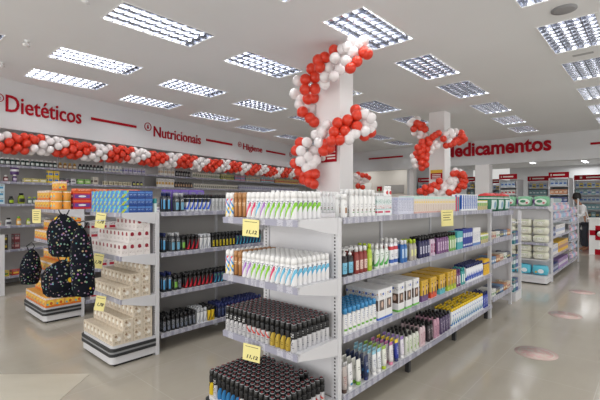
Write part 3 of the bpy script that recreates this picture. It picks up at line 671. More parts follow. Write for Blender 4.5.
Bt = [('mix_green', (222, 224, 214), [('text', -.018, .018, .03, .13, (110, 160, 60)), ('spot', 0, .05, .01, .012, (130, 180, 60))], 407.5, 421, 'white and green bottle with black cap'),
      ('mix_pink', (214, 190, 196), [('text', -.018, .018, .03, .13, (150, 50, 80))], 421.5, 429, 'pink bottle with black cap'),
      ('mix_dark', (48, 40, 46), [('text', -.018, .018, .03, .13, (190, 170, 180))], 429.5, 435, 'dark bottle with black cap'),
      ('mix_rose', (196, 150, 170), [('text', -.018, .018, .03, .13, (70, 30, 60))], 435.5, 441, 'rose bottle with black cap'),
      ('mix_violet', (80, 66, 100), [('text', -.018, .018, .03, .13, (200, 190, 210))], 441.5, 452, 'violet bottle with black cap')]
for nm, base, feats, a_, b_, d_ in Bt: side(sh(nm, base, feats, capk, h={'mix_green': .195, 'mix_pink': .215, 'mix_dark': .19, 'mix_rose': .22, 'mix_violet': .2}[nm], w=.056, d=.042, ch=.03), a_, b_, .2, 5, d_, N4, A, jit=.006)
byl = flip(label('white_yellowcap', (232, 236, 240), [('diag', 2.4, .08, .02, (50, 120, 190), .02, .15), ('text', -.02, .02, .04, .08, (90, 170, 60)), ('spot', 0, .13, .01, .01, (40, 80, 180))]), CAP['yellow'], .06, .04, .2)
side(byl, 452.5, 484, .2, 5, 'white bottle with yellow flip cap', N4, A)
side(sh('royal', (36, 60, 160), [('text', -.018, .018, .03, .13, (220, 225, 240))], CAP['navy'], h=.2, w=.055), 484.5, 490, .2, 4, 'royal blue bottle', N4, A)

# ---- far end unit of the nearest run: recessed basket shelves ----
r = empty('end_shelving', (-2.05, 5.73, 0), 'white end shelving with sloped baskets at the far end of the nearest run', 'shelving')
for x in (-.36, .33):
    for y in (.02, 1.02): b = MB(); b.box(x-.02, x+.02, y-.02, y+.02, 0, 1.45); b.obj('upright', M['steel'], r)
b = MB(); b.box(-.34, .31, 1.035, 1.05, .1, 1.44); b.obj('back_panel', M['backw'], r)
b = MB(); b.box(-.01, .01, .04, 1.0, .1, 1.42); b.obj('back_panel', M['back'], r)
for z in (1.43, 1.06, .72, .27):
    b = MB(); b.box(-.38, .365, .04, 1.0, z-.02, z); s_ = b.obj('shelf', M['steel'], r)
    b = MB(); b.box(.366, .378, .03, 1.01, z-.05, z+.015); b.obj('price_rail', M['rail'], s_)
BX = 'items on the basket shelves'
EXR = -1.695
def boxy(nm, c1, c2, w=.08, d=.06, h=.1, name='carton', cat='box'):
    return carton(label('bx_'+nm, c1, [('rect', -w*.35, w*.35, h*.3, h*.6, c2), ('text', -w*.4, w*.4, h*.65, h*.9, tuple(255-v for v in c1))]), w, d, h, name, cat)
bx = [boxy('a', (214, 200, 180), (160, 60, 60)), boxy('b', (90, 130, 170), (230, 230, 230)), boxy('c', (230, 230, 226), (90, 140, 90)), boxy('d', (180, 120, 70), (235, 220, 180)), boxy('e', (60, 70, 100), (200, 190, 120))]
bxn = ['beige carton with red panel', 'steel blue carton', 'white carton with green panel', 'tan carton', 'dark navy carton with gold panel']
for zi, z in enumerate((1.06, .72, .27)):
    for k in range(5):
        kk = (k*2+zi) % 5; grid(bx[kk], EXR, 5.80+k*.18, z, PI/2, 2, 3 if z < 1 else 2, .085, .065, bxn[kk], ['upper basket shelf', 'middle basket shelf', 'lowest basket shelf'][zi], BX, skip=lambda i, r, l: (i+r+k) % 7 == 6)
gp = softpack(label('pack_green_red', (36, 112, 84), [('band', .225, .3, (196, 40, 44)), ('rect', -.11, .11, .04, .17, (214, 226, 228)), ('spot', .03, .1, .05, .05, (110, 160, 190)), ('band', .19, .203, (230, 230, 230))]), .32, .2, .27)
for i in range(3): place(gp, (EXR-.11, 5.93+i*.335, 1.4305), PI/2, 'green pack with red top on the far end of the near run, %s from left' % ordn(i+1), 'green packs with red tops')
# slim hanging strip unit beyond it
r = empty('display_stand', (-1.86, 6.95, 0), 'slim white display stand at the far end of the nearest run', 'stand')
b = MB(); b.box(-.2, .17, .0, .35, .0, .14); b.obj('base', M['steel'], r)
b = MB(); b.box(.13, .17, .31, .35, .14, 1.42); b.obj('upright', M['steel'], r)
b = MB(); b.box(-.2, -.18, .02, .35, .14, 1.42); b.obj('back_panel', M['backw'], r)
for z in (.52, .9, 1.25): b = MB(); b.box(-.178, .16, .02, .3, z-.015, z); b.obj('shelf', M['steel'], r)
for z, nm in ((.14, 'base'), (.52, 'lower shelf'), (.9, 'middle shelf')):
    for k, (c1, c2, d_) in enumerate((((40, 120, 130), (220, 230, 230), 'teal carton'), ((50, 80, 140), (220, 220, 230), 'blue carton'))):
        grid(boxy('ds%d' % k+nm[:2], c1, c2, .12, .08, .2), -1.72, 6.97+k*.14, z, PI/2, 1, 2, .13, .09, d_+' on the slim display stand', nm, 'cartons on the slim display stand')

# ================= FAR BLOCK =================
end_unit('white end shelving with diaper packs, beyond the nearest run', -2.42, -1.57, 9.1, 8.72, 8.65, (.78, 1.475), .16, bumper=False)
dp = softpack(label('diaper_cream', (222, 222, 206), [('spot', 0, .07, .05, .04, (236, 236, 228)), ('rect', -.08, .08, .11, .125, (196, 206, 170)), ('text', -.07, .07, .05, .09, (150, 160, 140))]), .27, .2, .15)
for z, nm, ly in ((.78, 'upper opening', 3), (.16, 'lower opening', 0)):
    for k in range(3 if ly else 0):
        for i in range(3):
            place(dp, (-2.27+i*.28, 8.86, z+k*.151), 0, 'cream diaper pack in the %s, %s layer, %s from left' % (nm, ['bottom', 'second', 'top'][k], ordn(i+1)), 'diaper packs on the far end shelving')
dpb = softpack(label('diaper_blue', (90, 190, 214), [('spot', .02, .08, .05, .04, (235, 240, 245)), ('spot', -.06, .06, .02, .02, (240, 180, 60))]), .27, .2, .19)
b = MB(); b.box(-.40, .40, -.36, -.02, .435, .455); 
tagsh = end_unit  # keep one builder
r2 = [o for o in bpy.data.objects if o.name.startswith('end_shelving') and o.get('label', '').startswith('white end shelving with diaper')][0]
b.obj('shelf', M['steel'], r2)
for k in range(2):
    for i in range(3): place(dp, (-2.27+i*.28, 8.86, .456+k*.14), 0, 'cream diaper pack on the middle shelf, %s layer, %s from left' % (['bottom', 'top'][k], ordn(i+1)), 'diaper packs on the far end shelving')
for i in range(3): place(dpb, (-2.27+i*.28, 8.82, .161), 0, 'sky blue diaper pack on the base, %s from left' % ordn(i+1), 'sky blue diaper packs')
wp = softpack(label('wipes_green', (120, 176, 140), [('spot', 0, .09, .1, .06, (226, 236, 226)), ('spot', -.02, .1, .05, .028, (60, 140, 100)), ('spot', .05, .07, .02, .02, (200, 70, 90)), ('rect', -.14, -.1, .03, .14, (120, 60, 140))]), .28, .2, .2)
for i in range(3): place(wp, (-2.27+i*.285, 8.86, 1.476), 0, 'green and white wipes pack on the diaper shelf top, %s from left' % ordn(i+1), 'wipes packs on top')
# far block aisle side
r = empty('gondola_shelving', (-1.95, 9.142, 0), 'white shelving run with hanging blister packs in the far block', 'shelving')
for i in range(4):
    b = MB(); b.box(.36, .39, i*1.12-.015, i*1.12+.015, 0, 1.64) if i in (0, 3) else b.box(-.02, .02, i*1.12-.015, i*1.12+.015, 0, 1.64); b.obj('upright', M['steel'], r)
    if i == 3: continue
    b = MB(); b.box(-.01, .01, i*1.12+.016, i*1.12+1.104, .1, 1.64); b.obj('back_panel', mat('glassy_back', (196, 216, 216), .2), r)
    for z in ((.15, .5, .88, 1.2) if i < 2 else (.15, .62, 1.05)):
        b = MB(); b.box(.013, .37, i*1.12+.017, i*1.12+1.103, z-.02, z); s_ = b.obj('shelf', M['steel'], r)
        b = MB(); b.box(.371, .381, i*1.12+.017, i*1.12+1.103, z-.045, z); b.obj('price_rail', M['rail'], s_)
FX_ = -1.585
blc = [((206, 218, 230), (120, 140, 186)), ((230, 222, 228), (206, 130, 160)), ((218, 228, 238), (110, 160, 196)), ((222, 216, 230), (140, 120, 170)), ((236, 236, 236), (200, 160, 170))]
bnm = ['pale blue blister pack', 'pink blister pack', 'white and sky blister pack', 'lilac blister pack', 'white and rose blister pack']
def blister(i):
    c1, c2 = blc[i]; w, h = .11, .17
    b = MB(); b.box(-w/2, w/2, -.002, .002, 0, h); me = b.mesh('card', label('bl%d' % i, c1, [('rect', -w*.4, w*.4, h*.7, h*.92, c2), ('text', -w*.4, w*.4, h*.2, h*.6, c2)]))
    b = MB(); b.lathe([(.03, .02), (.032, .03), (.032, .1), (.024, .11)], 10, 1, .6, cy=-.021); k = b.mesh('blister', mat('bl_b%d' % i, tuple(int(.5*a_+.5*b_) for a_, b_ in zip(c1, c2)), .15))
    return Proto('blister_pack', 'pack', me, [('blister', k)], w, .05, h)
BL = [blister(i) for i in range(5)]
for q, (z, y0) in enumerate(((.63, 11.42), (.83, 11.42), (1.06, 11.42), (1.26, 11.42), (1.205, 9.45), (1.38, 9.25), (1.38, 10.3), (1.205, 10.5), (.17, 11.42), (.38, 11.42))):
    for k in range(8):
        i = (k*3+q) % 5; place(BL[i], (FX_-.03, y0+.06+k*.122, z), PI/2, '%s in the far block, %s height, %s along' % (bnm[i], ['knee', 'waist', 'chest', 'shoulder', 'near chest', 'near head', 'mid head', 'mid chest', 'floor', 'shin'][q], ordn(k+1)), 'blister packs in the far block')
fy = boxy('fy', (236, 190, 40), (120, 60, 140), .12, .1, .22); fw = boxy('fw', (232, 230, 230), (120, 150, 200), .12, .1, .2); fn = boxy('fn', (50, 70, 130), (200, 210, 230), .12, .1, .16); fp = boxy('fp', (150, 120, 180), (240, 240, 240), .12, .1, .2)
FG = 'cartons in the far block'
grid(fw, FX_, 9.2, .5, PI/2, 5, 2, .13, .11, 'white carton', 'far block knee shelf', FG); grid(fy, FX_, 9.9, .5, PI/2, 9, 2, .13, .11, 'yellow carton', 'far block knee shelf', FG)
grid(fn, FX_, 9.2, .88, PI/2, 3, 2, .13, .11, 'navy carton', 'far block waist shelf', FG); grid(fw, FX_, 9.62, .88, PI/2, 8, 2, .13, .11, 'white carton', 'far block waist shelf', FG)
grid(fn, FX_, 9.2, .15, PI/2, 5, 2, .13, .11, 'navy carton', 'far block floor shelf', FG); grid(fp, FX_, 9.9, .15, PI/2, 9, 2, .13, .11, 'lilac carton', 'far block floor shelf', FG)
grid(fn, FX_, 9.2, 1.2, PI/2, 2, 2, .13, .11, 'navy carton', 'far block head shelf', FG)

# ================= MIDDLE END SHELVING: STACKED CARTONS =================
mx0, mx1 = -4.612, -3.873
cbei = carton(label('carton_beige', (218, 206, 188), [('spot', .008, .06, .020, .02, (240, 236, 228)), ('spot', -.018, .085, .012, .012, (150, 124, 98)), ('text', -.03, .03, .012, .035, (120, 100, 80)), ('blotch', 40, .62, (196, 178, 152))]), .088, .098, .115)
cred = carton(label('carton_white_red', (234, 228, 226), [('spot', 0, .09, .018, .02, (150, 34, 52)), ('rect', -.02, .02, .075, .08, (150, 34, 52)), ('text', -.025, .025, .03, .055, (170, 150, 150))]), .088, .072, .12)
cbyg = carton(label('carton_blue_yellow', (74, 140, 210), [('diag', 1.2, .03, .016, (190, 210, 40), 0, .1), ('spot', .006, .052, .018, .014, (90, 200, 220)), ('text', -.03, .03, .02, .03, (240, 240, 240))]), .1, .08, .072)
cnvy = carton(label('carton_deep_blue', (32, 74, 150), [('rect', -.04, .04, .045, .06, (80, 130, 200)), ('text', -.035, .035, .02, .04, (160, 190, 230))]), .1, .08, .072)
def stack(p, x0, y0, z, nx, tiers, desc, shelf, group, rp=None, pitch=None, tray=True):
    """tiers: (rows deep, setback in rows) bottom to top"""
    rp = rp or p.d+.003; pitch = pitch or p.w+.003
    for t, (rows, sb, n0, n1) in enumerate(tiers):
        for r_ in range(rows):
            for i in range(n0, n1):
                inner = 0 < i < nx-1 and r_ > 1 and t < len(tiers)-1
                if inner and tiers[t+1][1] < r_ < tiers[t+1][1]+tiers[t+1][0]-1 and n0 < i < n1-1: continue
                rw = ['front', 'second', 'third', 'fourth', 'fifth', 'sixth'][sb+r_]
                place(p, (x0+p.w/2+i*pitch, y0+p.d/2+(sb+r_)*rp, z+t*(p.h+.0015)), 0, '%s, %s, %s tier, %s row, %s from left' % (desc, shelf, ['bottom', 'second', 'third', 'fourth'][t], rw, ordn(i-n0+1)), group)
GM = 'cartons stacked on the middle end shelving'
stack(cbei, mx0+.005, 1.64, .2, 8, [(4, 0, 0, 8), (3, 1, 0, 8), (2, 2, 0, 8)], 'beige carton', 'middle end base', GM)
stack(cbei, mx0+.005, 1.72, .63, 8, [(3, 0, 0, 8), (2, 1, 0, 8), (1, 2, 1, 8)], 'beige carton', 'middle end lower shelf', GM)
stack(cred, mx0+.005, 1.72, 1.05, 8, [(4, 0, 0, 8), (3, 1, 0, 8), (2, 2, 3, 8)], 'white and dark red carton', 'middle end upper shelf', GM)
stack(cbyg, mx0+.005, 1.72, 1.475, 7, [(1, 0, 0, 7), (1, 0, 0, 7), (1, 0, 0, 7)], 'blue carton with lime diagonal', 'middle end top', GM)
stack(cnvy, mx0+.005, 1.803, 1.475, 7, [(3, 0, 0, 7), (3, 0, 0, 7), (3, 0, 0, 7)], 'deep blue carton', 'middle end top behind', GM)
stack(carton(label('carton_teal_top', (60, 150, 150), [('rect', -.06, .06, .0, .09, (220, 235, 230)), ('rect', -.06, .06, .1, .12, (60, 150, 150))]), .12, .02, .14), -3.99, 2.064, 1.475, 1, [(1, 0, 0, 1)], 'white and teal carton', 'middle end top', GM)

# ================= MIDDLE GONDOLA AISLE SIDE =================
XM = -3.884
AM = 'toiletries on the aisle side of the middle run'
d1 = sh('dk_blue', (38, 42, 52), [('rect', -.018, .0, .03, .13, (90, 170, 220)), ('text', -.018, .018, .12, .15, (210, 210, 220))], CAP['navy'], h=.205, w=.05)
d2 = sh('dk_grey', (70, 72, 78), [('rect', -.016, .016, .02, .1, (120, 180, 210)), ('text', -.018, .018, .11, .14, (220, 220, 220))], CAP['silver'], h=.2, w=.05)
d3 = can(label('roll_bluewhite', (226, 228, 232), [('band', .10, .14, K_), ('diag', 3, .07, .03, (40, 90, 210), .02, .13)], .3), capk, h=.19)
d4 = can(label('roll_grey', (200, 202, 204), [('text', -.018, .018, .03, .11, (80, 80, 90))], .3), capk, h=.19)
d5 = can(label('roll_red', (30, 30, 32), [('diag', 3, .05, .03, (210, 40, 60), .01, .11)], .3), capk, h=.165)
d6 = can(label('roll_white', (226, 228, 230), [('diag', 3, .05, .012, (150, 160, 180), .01, .11)], .3), CAP['silver'], h=.165)
d7 = can(label('roll_yellow', (26, 26, 30), [('rect', -.014, .01, .015, .085, (220, 200, 50)), ('text', -.012, .012, .02, .08, K_)], .3), capk, h=.165)
d8 = can(label('roll_bluegreen', (34, 44, 84), [('diag', 3, .05, .02, (70, 170, 200), .01, .11), ('text', -.015, .015, .08, .11, (120, 200, 130))], .3), capk, h=.165)
d9 = can(label('roll_allyellow', (232, 196, 40), [('diag', 3, .05, .016, K_, .01, .11)], .3), capk, h=.165)
d10 = can(label('roll_dark', (40, 42, 48), [('text', -.018, .018, .03, .11, (190, 195, 205)), ('rect', -.01, .01, .02, .06, (120, 130, 150))], .3), capk, h=.165)
d11 = can(label('roll_navy', (28, 36, 70), [('text', -.018, .018, .03, .11, (110, 130, 190))], .3), CAP['navy'], h=.165)
d12 = can(label('roll_green', (60, 70, 60), [('rect', -.016, .016, .03, .09, (130, 190, 80))], .3), capk, h=.165)
def ms(p, a, b_, z, rows, d, s_): side(p, a, b_, z, rows, d, s_, AM, X=XM)
ms(d1, 163, 175, 1.475, 2, 'dark bottle with sky blue stripe', 'middle run top shelf'); ms(d2, 175.5, 186, 1.475, 2, 'grey bottle with pale label', 'middle run top shelf')
ms(d3, 187, 212, 1.475, 2, 'can with blue slash and black top', 'middle run top shelf'); ms(d4, 212.5, 240, 1.475, 2, 'grey printed can', 'middle run top shelf')
# flat packs behind at a higher level, violet and blue
grid(boxy('vio', (120, 90, 190), (60, 160, 220), .1, .05, .24), XM-.14, 2.25, 1.475, PI/2, 5, 1, .105, .06, 'tall violet carton behind the bottles', 'middle run top shelf', AM)
M2 = 'middle run second shelf'
ms(d1, 163, 171, 1.045, 3, 'dark bottle with sky blue stripe', M2); ms(d2, 171.5, 182, 1.045, 3, 'grey bottle with pale label', M2); ms(d12, 182.5, 187, 1.045, 3, 'dark can with green label', M2)
ms(d5, 187.5, 200, 1.045, 3, 'black can with red slash', M2); ms(d6, 200.5, 212, 1.045, 3, 'white can with silver cap', M2); ms(d7, 212.5, 236, 1.045, 3, 'black can with yellow label', M2); ms(d8, 236.5, 262, 1.045, 3, 'navy can with aqua slash', M2)
M3 = 'middle run third shelf'
ms(d1, 163, 174, .625, 3, 'dark bottle with sky blue stripe', M3); ms(d12, 174.5, 178, .625, 3, 'dark can with green label', M3); ms(d10, 178.5, 185, .625, 3, 'dark printed can', M3)
ms(d5, 185.5, 214, .625, 3, 'black can with red slash', M3); ms(d8, 214.5, 262, .625, 3, 'navy can with aqua slash', M3)
M4 = 'middle run bottom shelf'
ms(d10, 163, 197, .2, 5, 'dark printed can', M4); ms(d6, 197.5, 208, .2, 5, 'white can with silver cap', M4); ms(d9, 208.5, 218, .2, 5, 'yellow can with black slash', M4); ms(d11, 218.5, 262, .2, 5, 'navy can with navy cap', M4)

# ================= LEFT END SHELVING: ORANGE CARTONS =================
lx0 = -6.79
cor = carton(label('carton_orange', (236, 176, 84), [('band', 0, .03, (226, 120, 40)), ('band', .1, .125, (240, 236, 226)), ('spot', 0, .058, .04, .034, (244, 208, 70)), ('spot', .012, .05, .018, .02, (206, 96, 40)), ('spot', -.03, .04, .013, .014, (110, 180, 190)), ('text', -.05, .05, .103, .122, (200, 60, 40))]), .124, .11, .127)
tor = tin(label('tin_orange', (236, 158, 60), [('spot', 0, .065, .026, .03, (246, 200, 60)), ('spot', .01, .05, .014, .014, (90, 190, 200)), ('band', .1, .12, (240, 235, 225)), ('text', -.03, .03, .095, .115, (200, 50, 40))]), CAP['gold'], r=.052, h=.125)
GL = 'orange cartons on the left end shelving'
stack(cor, lx0, 1.64, .2, 7, [(4, 0, 0, 7), (3, 1, 0, 7), (2, 2, 0, 7)], 'orange and yellow carton', 'left end base', GL)
stack(cor, lx0, 1.75, .63, 7, [(3, 0, 0, 7), (2, 1, 0, 7)], 'orange and yellow carton', 'left end lower shelf', GL)
stack(cor, lx0, 1.75, 1.05, 7, [(3, 0, 0, 7), (2, 1, 0, 7), (1, 2, 3, 7)], 'orange and yellow carton', 'left end upper shelf', GL)
stack(cor, lx0, 1.75, 1.475, 5, [(3, 0, 0, 5), (3, 0, 1, 5), (1, 1, 3, 5)], 'orange and yellow carton', 'left end top', GL)
for t in range(2):
    for i in range(2):
        for r_ in range(2): place(tor, (lx0+.69+i*.107, 1.81+r_*.107, 1.475+t*.126), 0, 'orange tin on the left end top, %s tier, %s row, %s from left' % (['lower', 'upper'][t], ['front', 'second', 'third'][r_], ordn(i+1)), 'orange tins on the left end top')
# red and violet packs on the left run top
rp_ = carton(label('pack_red', (206, 44, 52), [('rect', -.1, .1, .03, .08, (110, 60, 150)), ('spot', .0, .055, .05, .014, (240, 240, 240)), ('band', .1, .12, (240, 110, 40))]), .22, .15, .12)
ro_ = carton(label('pack_orangered', (226, 78, 34), [('rect', -.1, .1, .02, .05, (200, 40, 50)), ('text', -.08, .08, .06, .1, (250, 220, 200))]), .22, .15, .12)
rl_ = carton(label('pack_orange_flat', (232, 96, 40), [('text', -.08, .08, .01, .035, (250, 220, 200))]), .22, .15, .04)
grid(ro_, -5.945, 2.45, 1.475, PI/2, 2, 1, .225, .16, 'orange red pack', 'left run top', 'packs on the left run top', layers=2)
grid(rp_, -5.945, 1.99, 1.475, PI/2, 2, 1, .225, .16, 'red and violet pack', 'left run top', 'packs on the left run top', layers=2)
for i in range(4): place(rl_, (-6.02, 2.12+i*.23, 1.718), PI/2, 'orange red pack lying on the red packs, %s along the left run' % ordn(i+1), 'packs on the left run top')
# sides of the left run
XL = -5.945; AL = 'goods on the aisle side of the left run'
wr = boxy('wr', (226, 220, 220), (180, 40, 60), .12, .1, .12)
for z, nm in ((1.045, 'left run second shelf'), (.625, 'left run third shelf'), (.2, 'left run bottom shelf')): grid(wr, XL, 2.2, z, PI/2, 8, 2, .125, .105, 'white pack with red panel', nm, AL, layers=2)

# ================= LEFT WALL SHELVES =================
WG = 'goods on the left wall shelving'
def wrun(p, px0, px1, zi, desc, rows=1, off=0.06, layers=1, gap=.006):
    s0, s1 = WS(px0), WS(px1); n = max(1, int((s1-s0)/(p.w+gap)))
    f = WP(s0, -off-.006); rz = WRZ
    # viewer looks along -WN: right is +WU, back is -WN
    names = ['floor shelf', 'second lowest shelf', 'third shelf', 'fourth shelf', 'second highest shelf', 'highest shelf']
    for l_ in range(layers):
        for r_ in range(rows):
            for i in range(n):
                q = WP(s0+p.w/2+i*(s1-s0)/n, -off-.006-p.d/2-r_*(p.d+.005), WZ[zi]+l_*(p.h+.001))
                lab = '%s, left wall %s' % (desc, names[zi])
                if layers > 1: lab += ', %s layer' % ['bottom', 'second', 'third'][l_]
                if rows > 1: lab += ', %s row' % ['front', 'second'][r_]
                if n > 1: lab += ', %s from left' % ordn(i+1)
                place(p, q, rz, lab, WG, kids=(px0 < 130))
def wb(nm, base, col, cap, w=.075, h=.15, d=.06): return bottle(label('w_'+nm, base, [('rect', -w*.4, w*.4, h*.15, h*.5, col)]), cap, w, d, h, h*.2, w*.3, 'bottle')
def wc(nm, base, col, w=.1, h=.1, d=.07): return boxy('w_'+nm, base, col, w, d, h)
dkg = wb('darkgreen', (36, 60, 58), (214, 224, 222), capw, .075, .13)
wrun(dkg, -3, 60, 5, rows=2, desc= 'dark green jar with white cap')
wrun(wb('goldbrown', (150, 110, 60), (226, 214, 190), CAP['gold'], .075, .12), 61, 80, 5, 'gold brown jar with cream label')
wrun(wb('darkjar', (50, 56, 60), (190, 200, 200), capk, .075, .12), 81, 106, 5, 'dark jar with grey label')
wrun(wb('milk', (236, 236, 232), (150, 160, 180), capw, .08, .14), 107, 125, 5, 'white bottle with grey blue label')
wrun(wc('lil', (206, 204, 220), (120, 120, 180), .1, .12), 126, 148, 5, 'pale lilac carton')
wrun(wc('whi', (236, 234, 232), (200, 180, 150), .1, .2), 162, 177, 5, 'tall white carton')
wrun(wb('blk', (40, 40, 44), (150, 150, 150), capk, .08, .19), 178, 193, 5, 'tall black bottle')
wrun(wb('crm', (228, 226, 214), (120, 130, 110), capw, .08, .19), 195, 222, 5, 'cream bottle with olive label')
wrun(wc('olv', (190, 190, 120), (80, 100, 60), .09, .16), 223, 236, 5, 'olive carton')
wrun(wc('pnk', (206, 150, 180), (90, 160, 200), .11, .16), 237, 247, 5, 'pink and blue carton')
wrun(wc('tan', (206, 190, 170), (120, 160, 170), .11, .16), 248, 262, 5, 'tan carton')
wrun(wc('aqu', (160, 200, 210), (220, 80, 70), .12, .16), 263, 276, 5, 'aqua carton')
wrun(wc('yel', (222, 196, 110), (200, 60, 60), .12, .16), 277, 300, 5, 'yellow carton with red panel')
# second highest
pb = wb('purple', (80, 50, 110), (210, 200, 220), capw, .08, .13)
wrun(wc('bei', (212, 200, 190), (150, 60, 70), .08, .1), -3, 5, 4, 'beige carton with dark red panel'); wrun(wb('wine', (110, 50, 60), (220, 200, 200), capw, .08, .11), 6, 14, 4, 'wine red jar')
wrun(pb, 15, 23, 4, 'purple jar with white lid', layers=1); place(tin(label('tub_purple', (90, 60, 120), [('band', .06, .1, (225, 225, 230))]), CAP['navy'], .07, .16), WP(WS(19), -.16, WZ[4]+.131), 0, 'large purple tub standing on the jars, left wall second highest shelf', WG)
wrun(wc('ylw', (214, 204, 120), (240, 240, 230), .13, .07), 26, 49, 4, 'low yellow packet'); wrun(wc('ybx', (236, 206, 40), (60, 120, 200), .1, .12), 50, 62, 4, 'yellow and blue carton', layers=2)
wrun(wc('dka', (60, 64, 84), (190, 120, 160), .08, .1), 62, 72, 4, 'small dark carton'); wrun(wc('wsq', (230, 230, 232), (110, 110, 120), .1, .1), 73, 79, 4, 'square white carton'); wrun(wc('grn', (140, 200, 90), (230, 236, 200), .12, .1), 80, 94, 4, 'light green packet')
wrun(wc('stk', (222, 218, 206), (120, 110, 100), .12, .16), 95, 105, 4, 'stacked cream carton'); wrun(wc('lowy', (218, 210, 180), (150, 140, 110), .1, .08), 106, 134, 4, 'low cream carton'); wrun(wb('dkb', (50, 54, 90), (220, 220, 120), capw, .08, .13), 135, 146, 4, 'navy jar with yellow label')
wrun(wc('wh2', (232, 230, 228), (210, 170, 90), .1, .22), 160, 176, 4, 'tall white carton with amber panel'); wrun(wb('bk2', (50, 48, 50), (170, 140, 110), capk, .08, .19), 177, 195, 4, 'tall black bottle with brown label')
wrun(wb('cr2', (230, 228, 218), (140, 140, 130), capw, .08, .17), 196, 240, 4, 'cream bottle with grey label'); wrun(wc('fa2', (200, 204, 220), (150, 150, 190), .12, .16), 241, 300, 4, 'pale blue carton')
# fourth shelf
wrun(wc('sky', (206, 226, 236), (70, 150, 190), .15, .12, .12), -3, 10, 3, 'white and sky blue carton', layers=3)
wrun(wb('blg', (44, 48, 40), (170, 200, 50), capk, .09, .14), 11, 20, 3, 'black tub with lime label'); wrun(wb('lmk', (150, 170, 40), (40, 44, 40), capk, .12, .2, .1), 21, 29, 3, 'large lime and black tub'); wrun(wb('gr3', (110, 130, 120), (220, 226, 220), CAP['lime'], .08, .13), 30, 40, 3, 'grey green bottle')
wrun(wb('ol3', (90, 100, 60), (200, 210, 160), capk, .08, .12), 41, 50, 3, 'olive tub with black lid')
wrun(wc('wv3', (226, 224, 216), (120, 160, 90), .1, .11), 84, 94, 3, 'cream carton with green panel')
wrun(wc('mx3', (190, 180, 170), (100, 100, 160), .12, .15), 95, 160, 3, 'greige carton')
# third, second, floor
wrun(wc('wht3', (226, 222, 214), (240, 150, 60), .1, .09), -3, 5, 2, 'cream and orange packet'); wrun(wb('wbk', (220, 222, 224), (90, 90, 100), capk, .1, .14), 8, 17, 2, 'white tub with black lid'); wrun(wb('org', (228, 170, 60), (240, 230, 210), CAP['green'], .08, .16), 19, 28, 2, 'orange bottle with green cap')
wrun(wb('lm2', (190, 200, 90), (240, 240, 220), CAP['green'], .07, .12), 29, 36, 2, 'lime bottle with green cap')
wrun(wc('gr2', (200, 196, 190), (110, 110, 116), .1, .12), 37, 50, 2, 'light grey carton')
wrun(wc('dkt', (54, 46, 40), (190, 170, 60), .11, .14, .1), 3, 15, 1, 'dark brown carton with gold panel', layers=2); wrun(wc('wne', (116, 50, 56), (190, 150, 150), .1, .14, .1), 16, 26, 1, 'wine red carton', layers=2); wrun(wc('sk1', (120, 190, 226), (235, 240, 245), .08, .24), -4, 2, 1, 'tall sky blue carton')
wrun(wc('yl0', (220, 190, 60), (60, 130, 70), .13, .1, .1), 3, 14, 0, 'yellow and green packet'); wrun(wc('rd0', (190, 60, 50), (240, 200, 80), .13, .1, .1), 14, 30, 0, 'red and gold packet')

# low white stand at the far left edge
r = empty('low_shelving', (-8.38, 1.37, 0), 'low white shelving with sky blue cartons at the left edge', 'shelving')
for s_ in (-.22, .2): b = MB(); b.box(s_, s_+.02, 0, .3, 0, 1.02); b.obj('side_panel', M['steel'], r)
b = MB(); b.box(-.199, .199, .28, .3, .05, 1.0); b.obj('back_panel', M['backw'], r)
for z in (.12, .42, .72): b = MB(); b.box(-.199, .199, .0, .279, z-.02, z); b.obj('shelf', M['steel'], r)
sk = boxy('sk', (130, 190, 224), (236, 240, 244), .085, .1, .2)
for z, nm in ((.12, 'lowest'), (.42, 'middle'), (.72, 'upper')): grid(sk, -8.57, 1.38, z+.0005, 0, 4, 2, .092, .105, 'sky blue carton on the low left shelving', nm+' shelf', 'sky blue cartons at the left edge')

# ================= BALLOONS =================
def ico(r, seg=12, ring=8):
    b = MB(); prof = [(r*math.sin(PI*k/ring)*(1 if k < ring/2 else 1), r*1.04*math.cos(PI*k/ring)) for k in range(1, ring)][::-1]
    b.lathe([(r*.04, -r*1.04-.0)]+prof+[(r*.04, r*1.04)], seg)
    b.lathe([(r*.12, -r*1.16), (r*.04, -r*1.05)], 6); return b
BM_ = {'r': ico(.078).mesh('balloon', M['balloon_red']), 'w': ico(.078).mesh('balloon', M['balloon_white'])}
LBL = {'r': 'red balloon', 'w': 'white balloon'}
def garland(pts, loc, lab, cap=100):
    """pts: (Vector, colour, scale) in world space, nearest first"""
    r = empty('balloon_garland', loc, lab, 'balloon garland')
    for i, (p, c, k) in enumerate(pts[:cap]):
        o = bpy.data.objects.new('balloon', BM_[c]); C.objects.link(o); o.parent = r; o.location = p-Vector(loc); o.scale = (k, k, k)
        o.rotation_euler = (random.uniform(-.9, .9), random.uniform(-.9, .9), random.uniform(0, 6)); o['label'] = LBL[c]
    rest = pts[cap:]
    if rest:
        vs, fs, mi = [], [], []
        b = MB()
        for p, c, k in rest:
            me = BM_[c]; q = p-Vector(loc)
            b.add([v.co*k+q for v in me.vertices], [tuple(f.vertices) for f in me.polygons], 0 if c == 'r' else 1, True)
        o = b.obj('balloon', [M['balloon_red'], M['balloon_white']], r); o['kind'] = 'stuff'; o['label'] = 'small red and white balloons further along'
    return r
